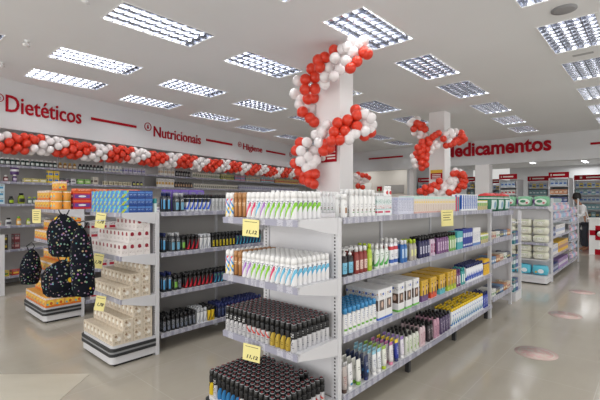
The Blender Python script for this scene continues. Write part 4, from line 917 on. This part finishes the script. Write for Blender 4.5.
# nearest column: two diagonal arms measured on the photo (px, py), colour
up = [(342.5,49,'w'),(351.5,42,'w'),(363.5,41,'w'),(353,51.5,'w'),(348,47,'w'),(358,45,'w'),(335,58,'w'),(346,61,'w'),(329.5,68,'w'),(340,69,'w'),(364,52.5,'r'),(367.5,54,'r'),(357,61.5,'r'),(350.5,68,'r'),
 (334,50.5,'r'),(325,57.5,'r'),(318,60,'r'),(320,67,'r'),(311.5,69,'r'),(305.5,79.5,'r'),(315,77.5,'r'),(305,89.5,'r'),(315,89,'r'),(308,99,'r'),(313.5,98,'r'),(325,77,'w'),(324.5,84,'w'),(334,76,'w'),
 (298,81,'w'),(295,94,'w'),(300,105,'w'),(301,99,'w'),(308,107,'w'),(312,109,'w'),(302.5,112,'r'),(308.5,115,'w'),(310,118,'r'),(314,122,'r')]
def du(px, py, c): return 5.25 if px > 345 else 5.5 if px > 332 else 5.75 if px > 317 else (6.1 if py < 92 else 6.5)
pts = []
for px, py, c in up:
    d = du(px, py, c); d += .0 if c == 'r' else .02
    if (px, py) in ((298,81),(295,94),(300,105),(301,99),(308,107),(312,109),(308.5,115),(334,50.5),(340,69),(334,76),(324.5,84)): d += .13
    p = P(px, py, d); p.z = min(p.z, CEIL-.085); pts.append((p, c, .072/.078*d/5.6*1.1))
garland(pts, (-3.9, 5.0, 3.3), 'upper red and white balloon garland arm on the nearest column')
lo = [(355.5,110,'r'),(357,115.5,'r'),(357,126.5,'r'),(347.5,120,'r'),(337.5,123,'r'),(345,131,'r'),(334,132,'r'),(339.5,140,'r'),(331.5,141,'r'),(364.5,114,'w'),(371,118,'w'),(372,125,'w'),(365,124,'w'),(365,131,'w'),(370,130,'w'),
 (351,136,'w'),(355,134,'w'),(349,139,'w'),(371,132.5,'r'),(364,136,'r'),(316,135,'w'),(322.5,133,'w'),(327,125,'w'),(319,142.5,'w'),(307,142.5,'w'),(301,151,'w'),(314,151,'w'),(300,142.5,'r'),(296,150.5,'r'),(330,148,'r'),(323.5,151,'r'),
 (308.5,157,'w'),(300.5,161,'w'),(306.5,168,'w'),(312,164.5,'w'),(316,160,'w'),(295,163.5,'r'),(299.5,171.5,'r'),(304,179.5,'r'),(309,174,'r'),(315,174,'r'),(313.5,184,'r'),(309,182,'r'),(303,174,'r'),(340,128,'r'),(352,124,'r'),(326,144,'r')]
pts = []
for px, py, c in lo:
    d = 5.85 if px > 330 else 6.0 if px > 317 else 6.25
    if c == 'r' and (px < 305 or (px, py) in ((371,132.5),(364,136),(355.5,110),(352,124),(340,128))): d += .12
    if (px, py) in ((365,124),(372,125),(370,130),(314,151)): d += .1
    k = 1.1 if 330 < px < 360 else 1.05
    pts.append((P(px, py, d), c, k*.97*d/5.9))
garland(pts, (-3.9, 5.0, 2.3), 'lower red and white balloon garland arm on the nearest column')
# second column
def arm(lst, ox, oy, sc, D, lab, loc, k=1.0):
    pts = [(P(ox+x/sc, oy+y/sc, D+(.0 if c == 'r' else .05)+((i*37) % 7-3)*.02), c, k*random.uniform(.95, 1.08)) for i, (x, y, c) in enumerate(lst)]
    garland(pts, loc, lab)
arm([(100,90,'w'),(120,72,'w'),(150,62,'w'),(125,92,'r'),(160,95,'r'),(125,125,'r'),(185,100,'r'),(200,128,'r'),(172,122,'r'),(150,108,'w'),(130,155,'w'),(170,155,'w'),(165,178,'w'),(198,172,'w'),(145,88,'r'),(190,120,'r'),(185,145,'w')], 395, 110, 6.667, 9.45, 'small upper left balloon cluster by the second column', (-4.6, 9.4, 3.2))
arm([(290,155,'r'),(268,168,'r'),(250,182,'r'),(220,198,'r'),(228,220,'r'),(180,215,'r'),(205,240,'r'),(150,250,'r'),(180,268,'r'),(212,262,'r'),(140,290,'r'),(180,308,'r'),(205,325,'r'),(150,320,'r'),(175,350,'r'),(205,365,'r'),(180,385,'r'),(210,300,'r'),(160,280,'r'),(185,240,'r'),(300,185,'w'),(335,160,'w'),(370,145,'w'),(405,145,'w'),(350,185,'w'),(385,170,'w'),(265,220,'w'),(300,222,'w'),(280,240,'w'),(250,255,'w'),(235,275,'w'),(335,205,'w'),(362,208,'w'),(245,235,'w'),
     (440,155,'r'),(450,175,'r'),(465,195,'r'),(425,195,'r'),(430,215,'r'),(390,222,'r'),(370,230,'r'),(340,238,'r'),(322,192,'r'),(408,205,'r'),(450,205,'r'),(120,310,'w'),(125,340,'w'),(135,370,'w')], 395, 110, 6.667, 9.35, 'main balloon garland arm curling round the second column', (-4.4, 9.3, 2.8))
arm([(120,330,'r'),(160,300,'r'),(182,328,'r'),(205,292,'r'),(232,280,'r'),(275,250,'r'),(160,340,'r'),(205,320,'r'),(385,190,'r'),(412,185,'r'),(440,205,'r'),(470,210,'r'),(460,240,'r'),(482,250,'r'),(450,280,'r'),(472,290,'r'),(425,320,'r'),(432,298,'r'),(352,340,'r'),(385,335,'r'),(288,285,'w'),(240,325,'w'),(302,335,'w'),(268,350,'w'),(322,270,'w'),(360,250,'w'),(402,240,'w'),(350,285,'w'),(368,308,'w'),(392,278,'w'),(400,165,'w'),(440,178,'w'),(310,310,'w'),(375,225,'w'),(330,300,'w'),(460,195,'r'),(255,300,'r')], 405, 150, 8, 9.25, 'lowest balloon garland arm round the second column above the shelves', (-4.4, 9.2, 2.0))
# far cluster on a column hidden behind the nearest one
p = P(344, 200, 14.3); b = MB(); b.box(p.x-.2, p.x+.2, p.y-.2, p.y+.2, 0, CEIL); struct(b.obj('wall_column', M['column']))
arm([(45,120,'w'),(75,130,'w'),(45,160,'w'),(80,165,'w'),(110,140,'w'),(130,150,'w'),(60,105,'r'),(95,115,'r'),(120,120,'r'),(140,135,'r'),(60,195,'r'),(95,205,'r'),(30,140,'w'),(100,160,'w')], 350, 160, 7.5, 13.6, 'far small balloon cluster just right of the nearest column', (p.x, p.y, 2.3), 1.15)
# left wall garland: four-balloon rings, spiralling colours
pts = []; R_ = .115
for i in range(-10, 96):
    s_ = .3+i*.142; zc = 2.63+.02*math.sin(i*.5)
    for k in range(5):
        a = 2*PI*k/5+i*.62; q = WP(s_, .18+R_*math.cos(a), zc+R_*1.15*math.sin(a))
        up_ = math.sin(a); ph = (s_-.0-.16*up_)/1.02+.07
        c = 'r' if ph % 1 < .56 else 'w'
        pts.append((q, c, random.uniform(.92, 1.04)))
vis = lambda t: (-t[0].x*sn+t[0].y*cs)
pts = [t for t in pts if t[0].x > -12 and abs((t[0].x*cs+t[0].y*sn)/max(vis(t), .1)) < .85]
pts.sort(key=lambda t: vis(t))
garland(pts, tuple(WP(0, .18, 2.6)), 'long red and white balloon garland under the left wall bulkhead')

# ================= PRICE CARDS AND SIGNS =================
def card(px, pz, Y, w, h, txt, lab, roll=0, face='end', X=None, lines=0, turn=0):
    if face == 'end': loc = (XY(px, Y), Y, pz); rz = 0
    else: loc = (X, YX(px, X), pz); rz = PI/2
    r = empty('price_card', loc, lab, 'price card', None, rz); r.rotation_euler = (math.radians(4), roll, rz+math.radians(turn))
    b = MB(); b.box(-w/2, w/2, -.001, .001, -h, 0); b.obj('paper', M['yellow'], r)
    b = MB(); b.box(-w*.38, w*.38, -.0016, -.001, -h*.16, -h*.135); b.obj('printed_line', M['ink'], r)
    if txt:
        t = text_obj(txt, w*.64, h*.25, .0008, M['ink'], 'printed_price', .03, .2, r); t.location = (-w*.26, -.0011, -h*.88 if h < w*1.1 else -h*.72)
    for k in range(lines):
        b = MB(); b.box(-w*.34, w*(.3-.1*(k % 2)), -.0016, -.001, -h*(.3+k*.15)-.006, -h*(.3+k*.15)); b.obj('printed_line', M['ink'], r)
card(251, 1.468, 1.80, .125, .118, '11,12', 'yellow 11,12 price card hanging from the nearest top end shelf', .07, turn=22)
card(252, .618, 1.80, .13, .118, '11,12', 'yellow 11,12 price card on the nearest lower end shelf, above the base cans', .1, turn=22)
card(101.5, 1.47, 1.655, .095, .155, '1,78', 'yellow price card on the top shelf of the middle end', .16, turn=50)
card(99.5, 1.055, 1.655, .095, .15, '1,78', 'yellow price card on the upper shelf of the middle end', .2, turn=50)
card(101.5, .635, 1.655, .095, .155, '1,78', 'yellow price card on the lower shelf of the middle end', .2, turn=50)
card(36.5, 1.47, 1.68, .11, .19, '', 'yellow card with printed lines on the left end top shelf', .02, lines=4, turn=50)
card(447, 1.50, 0, .12, .165, '', 'yellow card with printed lines on the nearest aisle side top shelf', -.05, face='side', X=-1.60, lines=3, turn=-50)
# column signs
r = empty('column_sign', (XY(328.5, 5.01), 5.01, 0), 'red notice on the nearest column under the balloons', 'sign')
b = MB(); b.box(-.175, .16, -.008, 0, 2.2, 2.52); b.obj('panel', M['red'], r)
for z0, x0, x1 in ((2.40, -.02, .13), (2.345, -.05, .14), (2.29, -.05, .14), (2.245, -.02, .14)): b = MB(); b.box(x0, x1, -.011, -.008, z0, z0+.022); b.obj('printed_line', M['cream'], r)
b = MB(); b.lathe([(.05, 0), (.05, .003)], 18); o = b.obj('printed_seal', M['cream'], r, (-.1, -.009, 2.27)); o.rotation_euler = (PI/2, 0, 0)
r = empty('column_sign', (XY(436.5, 9.68), 9.68, 0), 'yellow and red notice on the second column', 'sign')
b = MB(); b.box(-.15, .15, -.008, 0, 2.12, 2.27); b.obj('panel', M['red'], r)
b = MB(); b.box(-.15, .15, -.008, 0, 2.272, 2.35); b.obj('header', mat('notice_yellow', (226, 186, 60), .5), r)
for z0 in (2.22, 2.18, 2.14): b = MB(); b.box(-.11, .11, -.011, -.008, z0, z0+.018); b.obj('printed_line', M['cream'], r)
# floor circles
def _decal():
    m = mat('floor_circle', (206, 176, 170), .25); n = NT(m); v, x, y, z = n.coords()
    rr = n.m('SQRT', n.m('ADD', n.m('MULTIPLY', x, x), n.m('MULTIPLY', y, y)))
    q = n.noise(v, 16, 16, 1, 3); c = n.mix(n.m('GREATER_THAN', q, .5), srgb(208, 172, 168), srgb(204, 186, 177))
    c = n.mix(n.rng(rr, .155, .17), c, srgb(204, 194, 184)); c = n.mix(n.rng(rr, .17, .2), c, srgb(206, 180, 174))
    n.L.new(c, n.N['Principled BSDF'].inputs['Base Color']); return m
dm = _decal()
for (px, py, k), lab in zip(((536, 353, 1), (565, 315, 1), (582, 292, .95)), ('nearest worn pink round floor sticker in the right aisle', 'middle worn pink round floor sticker in the right aisle', 'farthest worn pink round floor sticker in the right aisle')):
    D = 640/(py-200); q = P(px, py, D); b = MB(); b.lathe([(.2*k, 0), (.2*k, .0015)], 40); tag(b.obj('floor_sticker', dm, None, (q.x, q.y, .0005)), lab, 'sticker', None)
def _patchm():
    m = mat('pale_patch', (190, 184, 168), .35); n = NT(m); v, x, y, z = n.coords(); q = n.noise(v, 1.5, 9, 1, 4)
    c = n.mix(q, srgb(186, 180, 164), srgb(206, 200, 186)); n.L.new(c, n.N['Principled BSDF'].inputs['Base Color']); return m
b = MB(); b.box(-2.2, 0, -1.2, 0, 0, .003); tag(b.obj('floor_patch', _patchm(), None, (-3.896, 1.441, .0005), math.radians(43)), 'pale flat rectangle on the floor at the lower left corner', 'mat')  # thin pale streaked rectangle laid on the floor

# ================= HANGING BAGS =================
def _bagm():
    m = mat('bag_print', (28, 32, 42), .85, spec=.15); n = NT(m, True); v, x, y, z = n.coords()
    vo = n.N.new('ShaderNodeTexVoronoi'); vo.inputs['Scale'].default_value = 34; n.L.new(v, vo.inputs['Vector'])
    hs = n.N.new('ShaderNodeHueSaturation'); hs.inputs['Saturation'].default_value = .65; hs.inputs['Value'].default_value = .4; n.L.new(vo.outputs['Color'], hs.inputs['Color'])
    f = n.m('LESS_THAN', vo.outputs['Distance'], .3); c = n.mix(f, srgb(14, 18, 28), hs.outputs['Color'])
    vo2 = n.N.new('ShaderNodeTexVoronoi'); vo2.inputs['Scale'].default_value = 5.2; n.L.new(v, vo2.inputs['Vector'])
    c = n.mix(n.m('LESS_THAN', vo2.outputs['Distance'], .13), c, srgb(214, 176, 50))
    n.L.new(c, n.N['Principled BSDF'].inputs['Base Color']); return m
bgm = _bagm(); strapm = mat('bag_cord', (24, 26, 32), .6)
def bag(px, py, Y, w, h, ztop, lab, seed):
    rnd = random.Random(seed); x = XY(px, Y); D = -x*sn+Y*cs; zc = EYE+(200-py)*D/400; z0 = zc-h/2
    r = empty('backpack', (x, Y, 0), lab, 'bag', 'dark patterned bags on the left end shelving', math.radians(48))
    n = 20; prof = [(.3, 0), (.8, .02), (1.0, .12), (1.04, .35), (1.02, .6), (.8, .8), (.5, .93), (.22, 1), (.12, 1.03)]
    vs, fs = [], []
    for j, (k, t) in enumerate(prof):
        for i in range(n):
            a = 2*PI*i/n; fold = 1+.07*math.sin(5*a+j*.6+seed)*(t if t > .3 else .3)
            vs.append((w/2*k*math.cos(a)*fold+.02*math.sin(3*t+seed), .075*k*math.sin(a)*fold*1.05, z0+t*h))
    for j in range(len(prof)-1):
        for i in range(n): fs.append((j*n+i, j*n+(i+1) % n, (j+1)*n+(i+1) % n, (j+1)*n+i))
    fs.append(tuple(range(n))[::-1]); fs.append(tuple((len(prof)-1)*n+i for i in range(n)))
    b = MB(); b.add(vs, fs, 0, True); o = b.obj('bag_body', bgm, r); write_pos(o.data)
    b = MB(); rim = z0+h*.98
    b.tube([(-.02, -.02, rim), (-.05, -.01, rim+.06), (-.03, .0, (rim+ztop)/2+.02), (0, .02, ztop), (.03, .0, (rim+ztop)/2+.02), (.05, -.01, rim+.06), (.02, -.02, rim)], .006, 6); b.obj('cord', strapm, r)
    L_ = 1.735-Y; b = MB(); b.tube([(0, .02, ztop-.01), (.74*L_*.5, .02+.67*L_*.5, ztop), (.74*L_, .67*L_, ztop)], .004, 6); b.obj('hook', M['steel'], r)
    pz = z0+h*.34
    b = MB(); vs = []; 
    for k, yy in ((1, -.066), (.86, -.09)):
        for i in range(12): a = 2*PI*i/12; vs.append((w*.3*k*math.cos(a), yy, pz+h*.18*k*math.sin(a)))
    b.add(vs, [tuple(range(12, 24))]+[(i, (i+1) % 12, (i+1) % 12+12, i+12) for i in range(12)], 0, True); o = b.obj('front_pocket', bgm, r); write_pos(o.data)
    for s_ in (-1, 1): b = MB(); b.tube([(s_*w*.2, .07, z0+.04), (s_*w*.33, .10, z0+h*.4), (s_*w*.18, .085, z0+h*.85)], .009, 6); b.obj('strap', strapm, r)
bag(64.5, 236, 1.40, .33, .42, 1.44, 'dark patterned backpack hung highest on the orange carton display', 1)
bag(82.5, 262, 1.44, .20, .66, 1.40, 'dark patterned backpack hung at the right edge of the orange display', 2)
bag(63, 279, 1.46, .38, .38, 1.06, 'dark patterned backpack hung lowest, under the highest bag', 3)
bag(31, 267, 1.56, .24, .46, 1.04, 'dark patterned backpack hung at the left edge of the orange display', 4)

# ================= PHARMACY AREA =================
M['hdr'] = M['red']
phc = [boxy('p%d' % i, a_, b_, .12, .12, h_) for i, (a_, b_, h_) in enumerate((((200, 214, 226), (70, 110, 180), .2), ((214, 150, 110), (240, 220, 200), .16), ((60, 90, 160), (200, 210, 230), .18), ((226, 206, 80), (60, 90, 160), .16), ((130, 180, 190), (230, 240, 240), .2), ((232, 230, 226), (190, 60, 70), .17), ((70, 74, 84), (190, 170, 110), .19)))]
phn = ['pale blue carton', 'salmon carton', 'navy carton', 'yellow carton', 'aqua carton', 'white carton with red panel', 'charcoal carton']
uc = 0
def phunit(x0, x1, Y, depth, lab, where, tops, zs=(.15, .6, .95, 1.24, 1.52, 1.80, 2.08), H=2.36, hh=.19):
    r = empty('pharmacy_shelving', ((x0+x1)/2, Y, 0), lab, 'shelving', None); w = (x1-x0)/2
    b = MB(); b.box(-w, w, -.0, .02, H, H+hh); b.obj('header', M['hdr'], r)
    b = MB(); b.box(-w*.55, w*.6, -.006, -.0005, H+hh*.38, H+hh*.62); b.box(-w*.78, -w*.7, -.006, -.0005, H+hh*.3, H+hh*.7); b.obj('header_lettering', M['cream'], r)
    for s_ in (-1, 1): b = MB(); b.box(min(s_*w, s_*(w-.03)), max(s_*w, s_*(w-.03)), .021, depth, 0, H); b.obj('side_panel', M['steel'], r)
    b = MB(); b.box(-w+.031, w-.031, depth-.03, depth-.01, 0, H); b.obj('back_panel', M['backw'], r)
    for k, z in enumerate(zs): b = MB(); b.box(-w+.031, w-.031, .03, depth-.031, z-.03, z); b.obj('shelf', M['steel'], r)
    for k, z in enumerate(zs):
        if z < .9: continue
        i_ = tops[k % len(tops)]; n = int((2*w-.08)/.125)
        for i in range(n):
            t = i_ if isinstance(i_, int) else i_[(i*3+k) % len(i_)]
            place(phc[t], (x0+.04+.0625+i*.125, Y+.1, z+.0005), 0, '%s, %s, %s shelf up, %s from left' % (phn[t], where, ordn(k+1), ordn(i+1)), 'cartons on the pharmacy shelving')
mx = (0, 2, 4, 3, 5, 6)
phunit(XY(548.5, 16), XY(569, 16), 16.0, .9, 'pharmacy shelving with red header and salmon cartons, nearest the bulkhead', 'salmon topped pharmacy unit', (0, 0, 5, 5, 2, 1))
phunit(XY(499, 16), XY(517, 16), 16.0, .9, 'pharmacy shelving with red header left of the salmon topped unit', 'left front pharmacy unit', (0, 6, 4, (0, 4), (6, 0), (0, 4, 5)))
phunit(XY(418, 16.3), XY(433, 16.3), 16.3, .6, 'pharmacy shelving with red header left of the second column', 'unit beside second column', (mx,))
phunit(XY(466, 16.9), XY(475.5, 16.9), 16.9, .6, 'narrow pharmacy shelving with red header between garland and pillar', 'narrow pharmacy unit', (mx,))
x = XY(574, 18.5)
phunit(x, x+1.7, 18.5, .5, 'wide pharmacy shelving with red header at the right edge of the photo', 'right rear pharmacy unit', (mx, (0, 4, 0, 1), mx, (4, 0, 0), (0, 0, 3), (0, 4)))
phunit(x+1.75, x+3.4, 18.5, .5, 'pharmacy shelving with red header beyond the right edge', 'far right pharmacy unit', (mx,))
phunit(XY(527.5, 18.2), XY(548.5, 18.2), 18.2, .5, 'rear pharmacy shelving with red header between the two front units', 'middle rear pharmacy unit', (mx, mx, (0, 2, 5), (0, 3, 2), (2, 0, 4), (0, 3, 4)))
phunit(XY(492, 19.5), XY(500, 19.5), 19.5, .5, 'rear pharmacy shelving with red header half hidden right of the pillar', 'half hidden rear unit', (mx,))
# counter with the red cross
cx0 = XY(589, 14.5)
r = empty('service_counter', (cx0, 14.5, 0), 'white service counter with a red cross and red base at the right edge', 'counter')
b = MB(); b.box(0, 1.8, 0, .6, .0, .16); b.obj('base', M['red'], r)
b = MB(); b.box(0, 1.8, -.02, .62, .161, 1.03); b.box(-.0, .14, -.021, .0, 0, .161); b.obj('body', M['white'], r)
b = MB(); b.box(-.04, 1.84, -.05, .65, 1.031, 1.07); b.obj('worktop', M['white'], r)
b = MB(); cxx = XY(598.5, 14.48)-cx0; cz = .64
for a_, b_ in ((.21, .075), (.075, .21)): b.box(cxx-a_, cxx+a_, -.03, -.0205, cz-b_, cz+b_)
b.obj('red_cross', M['red'], r)
b = MB(); b.lathe([(.085, 0), (.085, .004)], 24); o = b.obj('cross_disc', M['cream'], r, (cxx+.05, -.031, cz-.03)); o.rotation_euler = (PI/2, 0, 0)
x2 = XY(582.5, 15.9)
b = MB(); b.box(0, .14, 0, .5, 0, 1.02); tag(b.obj('counter_panel', M['red'], None, (x2, 15.9, 0)), 'narrow red counter end panel beside the person', 'panel')
b = MB(); b.box(-.2, .2, -.16, .16, 0, .012); b.box(-.03, .03, -.02, .02, .012, .1); b.box(-.24, .24, -.015, .015, .1, .4); tag(b.obj('computer_monitor', M['black'], None, (cx0+.55, 14.85, 1.071)), 'black monitor standing on the service counter', 'monitor')
# wall fittings in the cream room
def flat(name, px0, px1, y0, y1, Y, m, lab, cat):
    X0, X1 = XY(px0, Y), XY(px1, Y); D = -(X0+X1)/2*sn+Y*cs; z1, z0 = EYE+(200-y0)*D/400, EYE+(200-y1)*D/400
    b = MB(); b.box(0, X1-X0, -.03, 0, z0, z1); return tag(b.obj(name, m, None, (X0, Y, 0)), lab, cat)
flat('notice_board', 385, 404, 185, 193, 17.595, mat('board_grey', (168, 164, 160), .6), 'grey board on the cream back wall between the columns', 'board')
o = flat('exit_sign', 377.3, 382, 186.5, 191, 17.595, M['red'], 'small red sign with a green square on the cream back wall', 'sign')
X0 = XY(379, 17.56); b = MB(); b.box(0, .07, -.012, 0, 1.6+.45, 1.6+.57); b.obj('green_square', mat('sign_green', (120, 170, 80), .5), o, (.09, -.0305, 0))
flat('pale_door_panel', 363, 371.5, 183, 199, 17.595, mat('pale_door', (245, 243, 236), .5), 'pale bright door panel on the cream wall beside the far balloons', 'door')  # plain near-white panel flat on the back wall
q = P(384, 150, 17); 
for i, (xx, yy) in enumerate(((-9.2, 16.6), (-11, 16.6))):  # unseen tube lights added above the opening to brighten the back room
    r = empty('batten_light', (xx, yy, 3.3), 'twin tube light added to brighten the cream back room, %s from the pillar' % ['nearer', 'farther'][i], 'ceiling light')
    b = MB(); b.box(-.11, .11, -.6, .6, -.04, 0); b.obj('housing', M['white'], r)
    for s_ in (-.05, .05): b = MB(); b.tube([(s_, -.58, -.055), (s_, .58, -.055)], .014, 8); b.obj('tube', M['tube'], r)
    l = bpy.data.lights.new('batten', 'AREA'); l.shape = 'RECTANGLE'; l.size = .2; l.size_y = 1.1; l.energy = 16; k = bpy.data.objects.new('tube_light', l); C.objects.link(k); k.parent = r; k.location = (0, 0, -.08)

# ================= PERSON =================
def skinned(name, verts, edges, radii, m, parent, sub=1):
    me = bpy.data.meshes.new(name); me.from_pydata(verts, edges, [])
    o = bpy.data.objects.new(name, me); C.objects.link(o)
    me.skin_vertices.new() if hasattr(me.skin_vertices, 'new') and not me.skin_vertices else None
    md = o.modifiers.new('skin', 'SKIN'); 
    for i, r_ in enumerate(radii):
        me.skin_vertices[0].data[i].radius = r_ if isinstance(r_, tuple) else (r_, r_); me.skin_vertices[0].data[i].use_root = (i == 0)
    md2 = o.modifiers.new('sub', 'SUBSURF'); md2.levels = sub; md2.render_levels = sub
    dg = bpy.context.evaluated_depsgraph_get(); m2 = bpy.data.meshes.new_from_object(o.evaluated_get(dg)); bpy.data.objects.remove(o)
    m2.materials.clear(); m2.materials.append(m); m2.name = name
    for p_ in m2.polygons: p_.use_smooth = True
    k = bpy.data.objects.new(name, m2); C.objects.link(k); k.parent = parent; return k
skin = mat('skin', (176, 128, 100), .5); coat = mat('coat_white', (232, 232, 234), .7); hair = mat('hair_dark', (26, 22, 22), .6); trou = mat('trousers_dark', (60, 62, 72), .8)
pY = 15.35; r = empty('person', (XY(584.5, pY), pY, 0), 'person in a white coat with dark hair, leaning over beside the counter', 'person', None, math.radians(-60))
# local: faces -Y; leaning forward
B = [(0, 0, .95), (0, -.03, 1.15), (0, -.10, 1.38), (0, -.16, 1.49), (0, -.20, 1.56), (0, -.24, 1.64), (0, -.25, 1.73)]
Rb = [(.15, .11), (.13, .10), (.16, .10), (.06, .055), (.055, .055), (.085, .095), (.07, .085)]
E_ = [(i, i+1) for i in range(6)]
def chain(st, pts, rad):
    prev = st
    for p_, q_ in zip(pts, rad): B.append(p_); Rb.append(q_); E_.append((prev, len(B)-1)); prev = len(B)-1
    return prev
for s_ in (-1, 1):
    chain(0, [(s_*.09, -.01, .88), (s_*.10, -.03, .48), (s_*.10, .02, .09), (s_*.11, -.12, .035)], [.085, .056, .04, .035])
    h_ = chain(2, [(s_*.17, -.11, 1.40), (s_*.23, -.14, 1.12), (s_*.18, -.36, 1.05), (s_*.17, -.41, 1.05)], [.055, .042, .027, .03])
    for f in range(5):
        dx = (f-1.8)*.019; L_ = (.055, .075, .08, .075, .06)[f]
        if f == 0: chain(h_, [(s_*(.17-.045), -.42, 1.045), (s_*(.17-.06), -.455, 1.035)], [.010, .008])
        else: chain(h_, [(s_*.17+dx, -.455, 1.05), (s_*.17+dx, -.455-L_*.5, 1.043), (s_*.17+dx, -.455-L_*.85, 1.025)], [.010, .009, .008])
skinned('body', B, E_, Rb, skin, r)
CV = [(0, 0, .62), (0, 0, .95), (0, -.03, 1.15), (0, -.10, 1.38), (0, -.14, 1.455)]; CR = [(.19, .15), (.175, .135), (.155, .125), (.18, .125), (.085, .075)]; CE = [(i, i+1) for i in range(4)]
for s_ in (-1, 1):
    k = len(CV); CV += [(s_*.18, -.115, 1.395), (s_*.24, -.145, 1.13), (s_*.20, -.30, 1.065)]; CR += [.072, .06, .05]; CE += [(3, k), (k, k+1), (k+1, k+2)]
skinned('coat', CV, CE, CR, coat, r)
TV = [(0, 0, .9), (-.09, -.01, .82), (-.10, -.03, .48), (-.10, .02, .12), (.09, -.01, .82), (.10, -.03, .48), (.10, .02, .12)]
skinned('trousers', TV, [(0, 1), (1, 2), (2, 3), (0, 4), (4, 5), (5, 6)], [.14, .105, .078, .068, .105, .078, .068], trou, r)
b = MB()
b.lathe([(.02, .125), (.07, .11), (.10, .06), (.108, 0), (.105, -.06), (.09, -.10)], 14, .92, 1.08); b.obj('hair', hair, r, (0, -.215, 1.715))
b = MB()
for s_ in (-1, 1): b.lathe([(.004, -.007), (.009, 0), (.004, .007)], 8, cx=s_*.03, cy=-.338)
b.obj('eyes', M['black'], r, (0, 0, 1.70))
b = MB(); b.add([(-.012, -.33, 1.655), (.012, -.33, 1.655), (0, -.365, 1.66), (0, -.335, 1.70)], [(0, 2, 3), (1, 3, 2), (0, 1, 2), (0, 3, 1)]); b.obj('nose', skin, r)
b = MB(); b.box(-.022, .022, -.332, -.32, 1.622, 1.63); b.obj('mouth', mat('lips', (150, 80, 80), .5), r)

# ================= TIDY: leave out goods nothing shows of; past 300 of a kind the smallest become one object =================
from mathutils.bvhtree import BVHTree
def finish():
    bpy.context.view_layer.update()
    V, F, own = [], [], []
    def addm(me, M4, k):
        b0 = len(V); V.extend([M4 @ v.co for v in me.vertices])
        for p_ in me.polygons: F.append([b0+i for i in p_.vertices]); own.append(k)
    for o in bpy.data.objects:
        if o.type == 'MESH' and not (o.name.startswith('louvre') or o.name.startswith('housing')): addm(o.data, o.matrix_world, -1)
    for k, (p, loc, rz, lab, g, kids) in enumerate(QUEUE):
        M4 = Matrix.Translation(loc) @ Matrix.Rotation(rz, 4, 'Z'); addm(p.me, M4, k)
        for _, me in p.kids: addm(me, M4, k)
    T = BVHTree.FromPolygons(V, F)
    def sweep(org, W, H_):
        n = [0]*len(QUEUE); f = 400/600
        for j in range(int(H_*.44), H_):
            for i in range(W):
                rx = ((i+.5)/W-.5)/f; rz_ = -((j+.5)/H_-.5)*(2/3)/f
                hit, _, ix, _ = T.ray_cast(org, Vector((rx*cs-sn, rx*sn+cs, rz_)).normalized())
                if ix is not None and own[ix] >= 0: n[own[ix]] += 1
        return n
    main = sweep(Vector((0, 0, EYE)), 600, 400)
    side_ = [sweep(Vector((dx*cs, dx*sn, EYE+dz)), 300, 200) for dx, dz in ((-.9, 0), (.9, 0), (0, .5))]
    kinds = {}
    for k, q in enumerate(QUEUE):
        if main[k] == 0 and not any(t[k] for t in side_) and not (' tier' in q[3] or ' layer' in q[3]): continue
        kinds.setdefault(q[0].name, []).append(k)
    for kd, L in kinds.items():
        L2 = sorted(L, key=lambda k: -main[k]); top = set(L2[:300]); print('KIND', kd, len(L), sum(1 for k in L if main[k]))
        for k in L:
            if k in top: build(*QUEUE[k])
        rest = [k for k in L if k not in top]
        if not rest: continue
        b = MB(); mats = []; pos = []
        for k in rest:
            p, loc, rz, lab, g, kids = QUEUE[k]; M4 = Matrix.Translation(loc) @ Matrix.Rotation(rz, 4, 'Z')
            for me in [p.me]+([m for _, m in p.kids] if kids else []):
                m0 = []
                for m in me.materials:
                    if m not in mats: mats.append(m)
                    m0.append(mats.index(m))
                c0 = len(b.v); b.v += [tuple(M4 @ v.co) for v in me.vertices]; at = me.attributes.get('pos')
                for p_ in me.polygons:
                    b.f.append(tuple(c0+i for i in p_.vertices)); b.mi.append(m0[p_.material_index]); b.sm.append(p_.use_smooth)
                    for li in p_.loop_indices: pos.extend(at.data[li].vector if at else (0, 0, 0))
        me = bpy.data.meshes.new(kd); me.from_pydata(b.v, [], b.f)
        for m in mats: me.materials.append(m)
        me.polygons.foreach_set('material_index', b.mi); me.polygons.foreach_set('use_smooth', b.sm)
        a = me.attributes.new('pos', 'FLOAT_VECTOR', 'CORNER'); a.data.foreach_set('vector', pos)
        o = bpy.data.objects.new(kd, me); C.objects.link(o)
        o['label'] = 'the many smaller %s behind and beyond the individual ones on the shelves' % {'carton': 'cartons', 'aerosol_can': 'aerosol cans', 'shampoo_bottle': 'bottles', 'bottle': 'bottles'}.get(kd, kd.replace('_', ' ')+'s'); o['category'] = QUEUE[rest[0]][0].cat; o['kind'] = 'stuff'
finish()
for o in bpy.data.objects:
    if not o.parent and 'label' in o and not 4 <= len(o['label'].split()) <= 16: print('LABEL', o['label'])
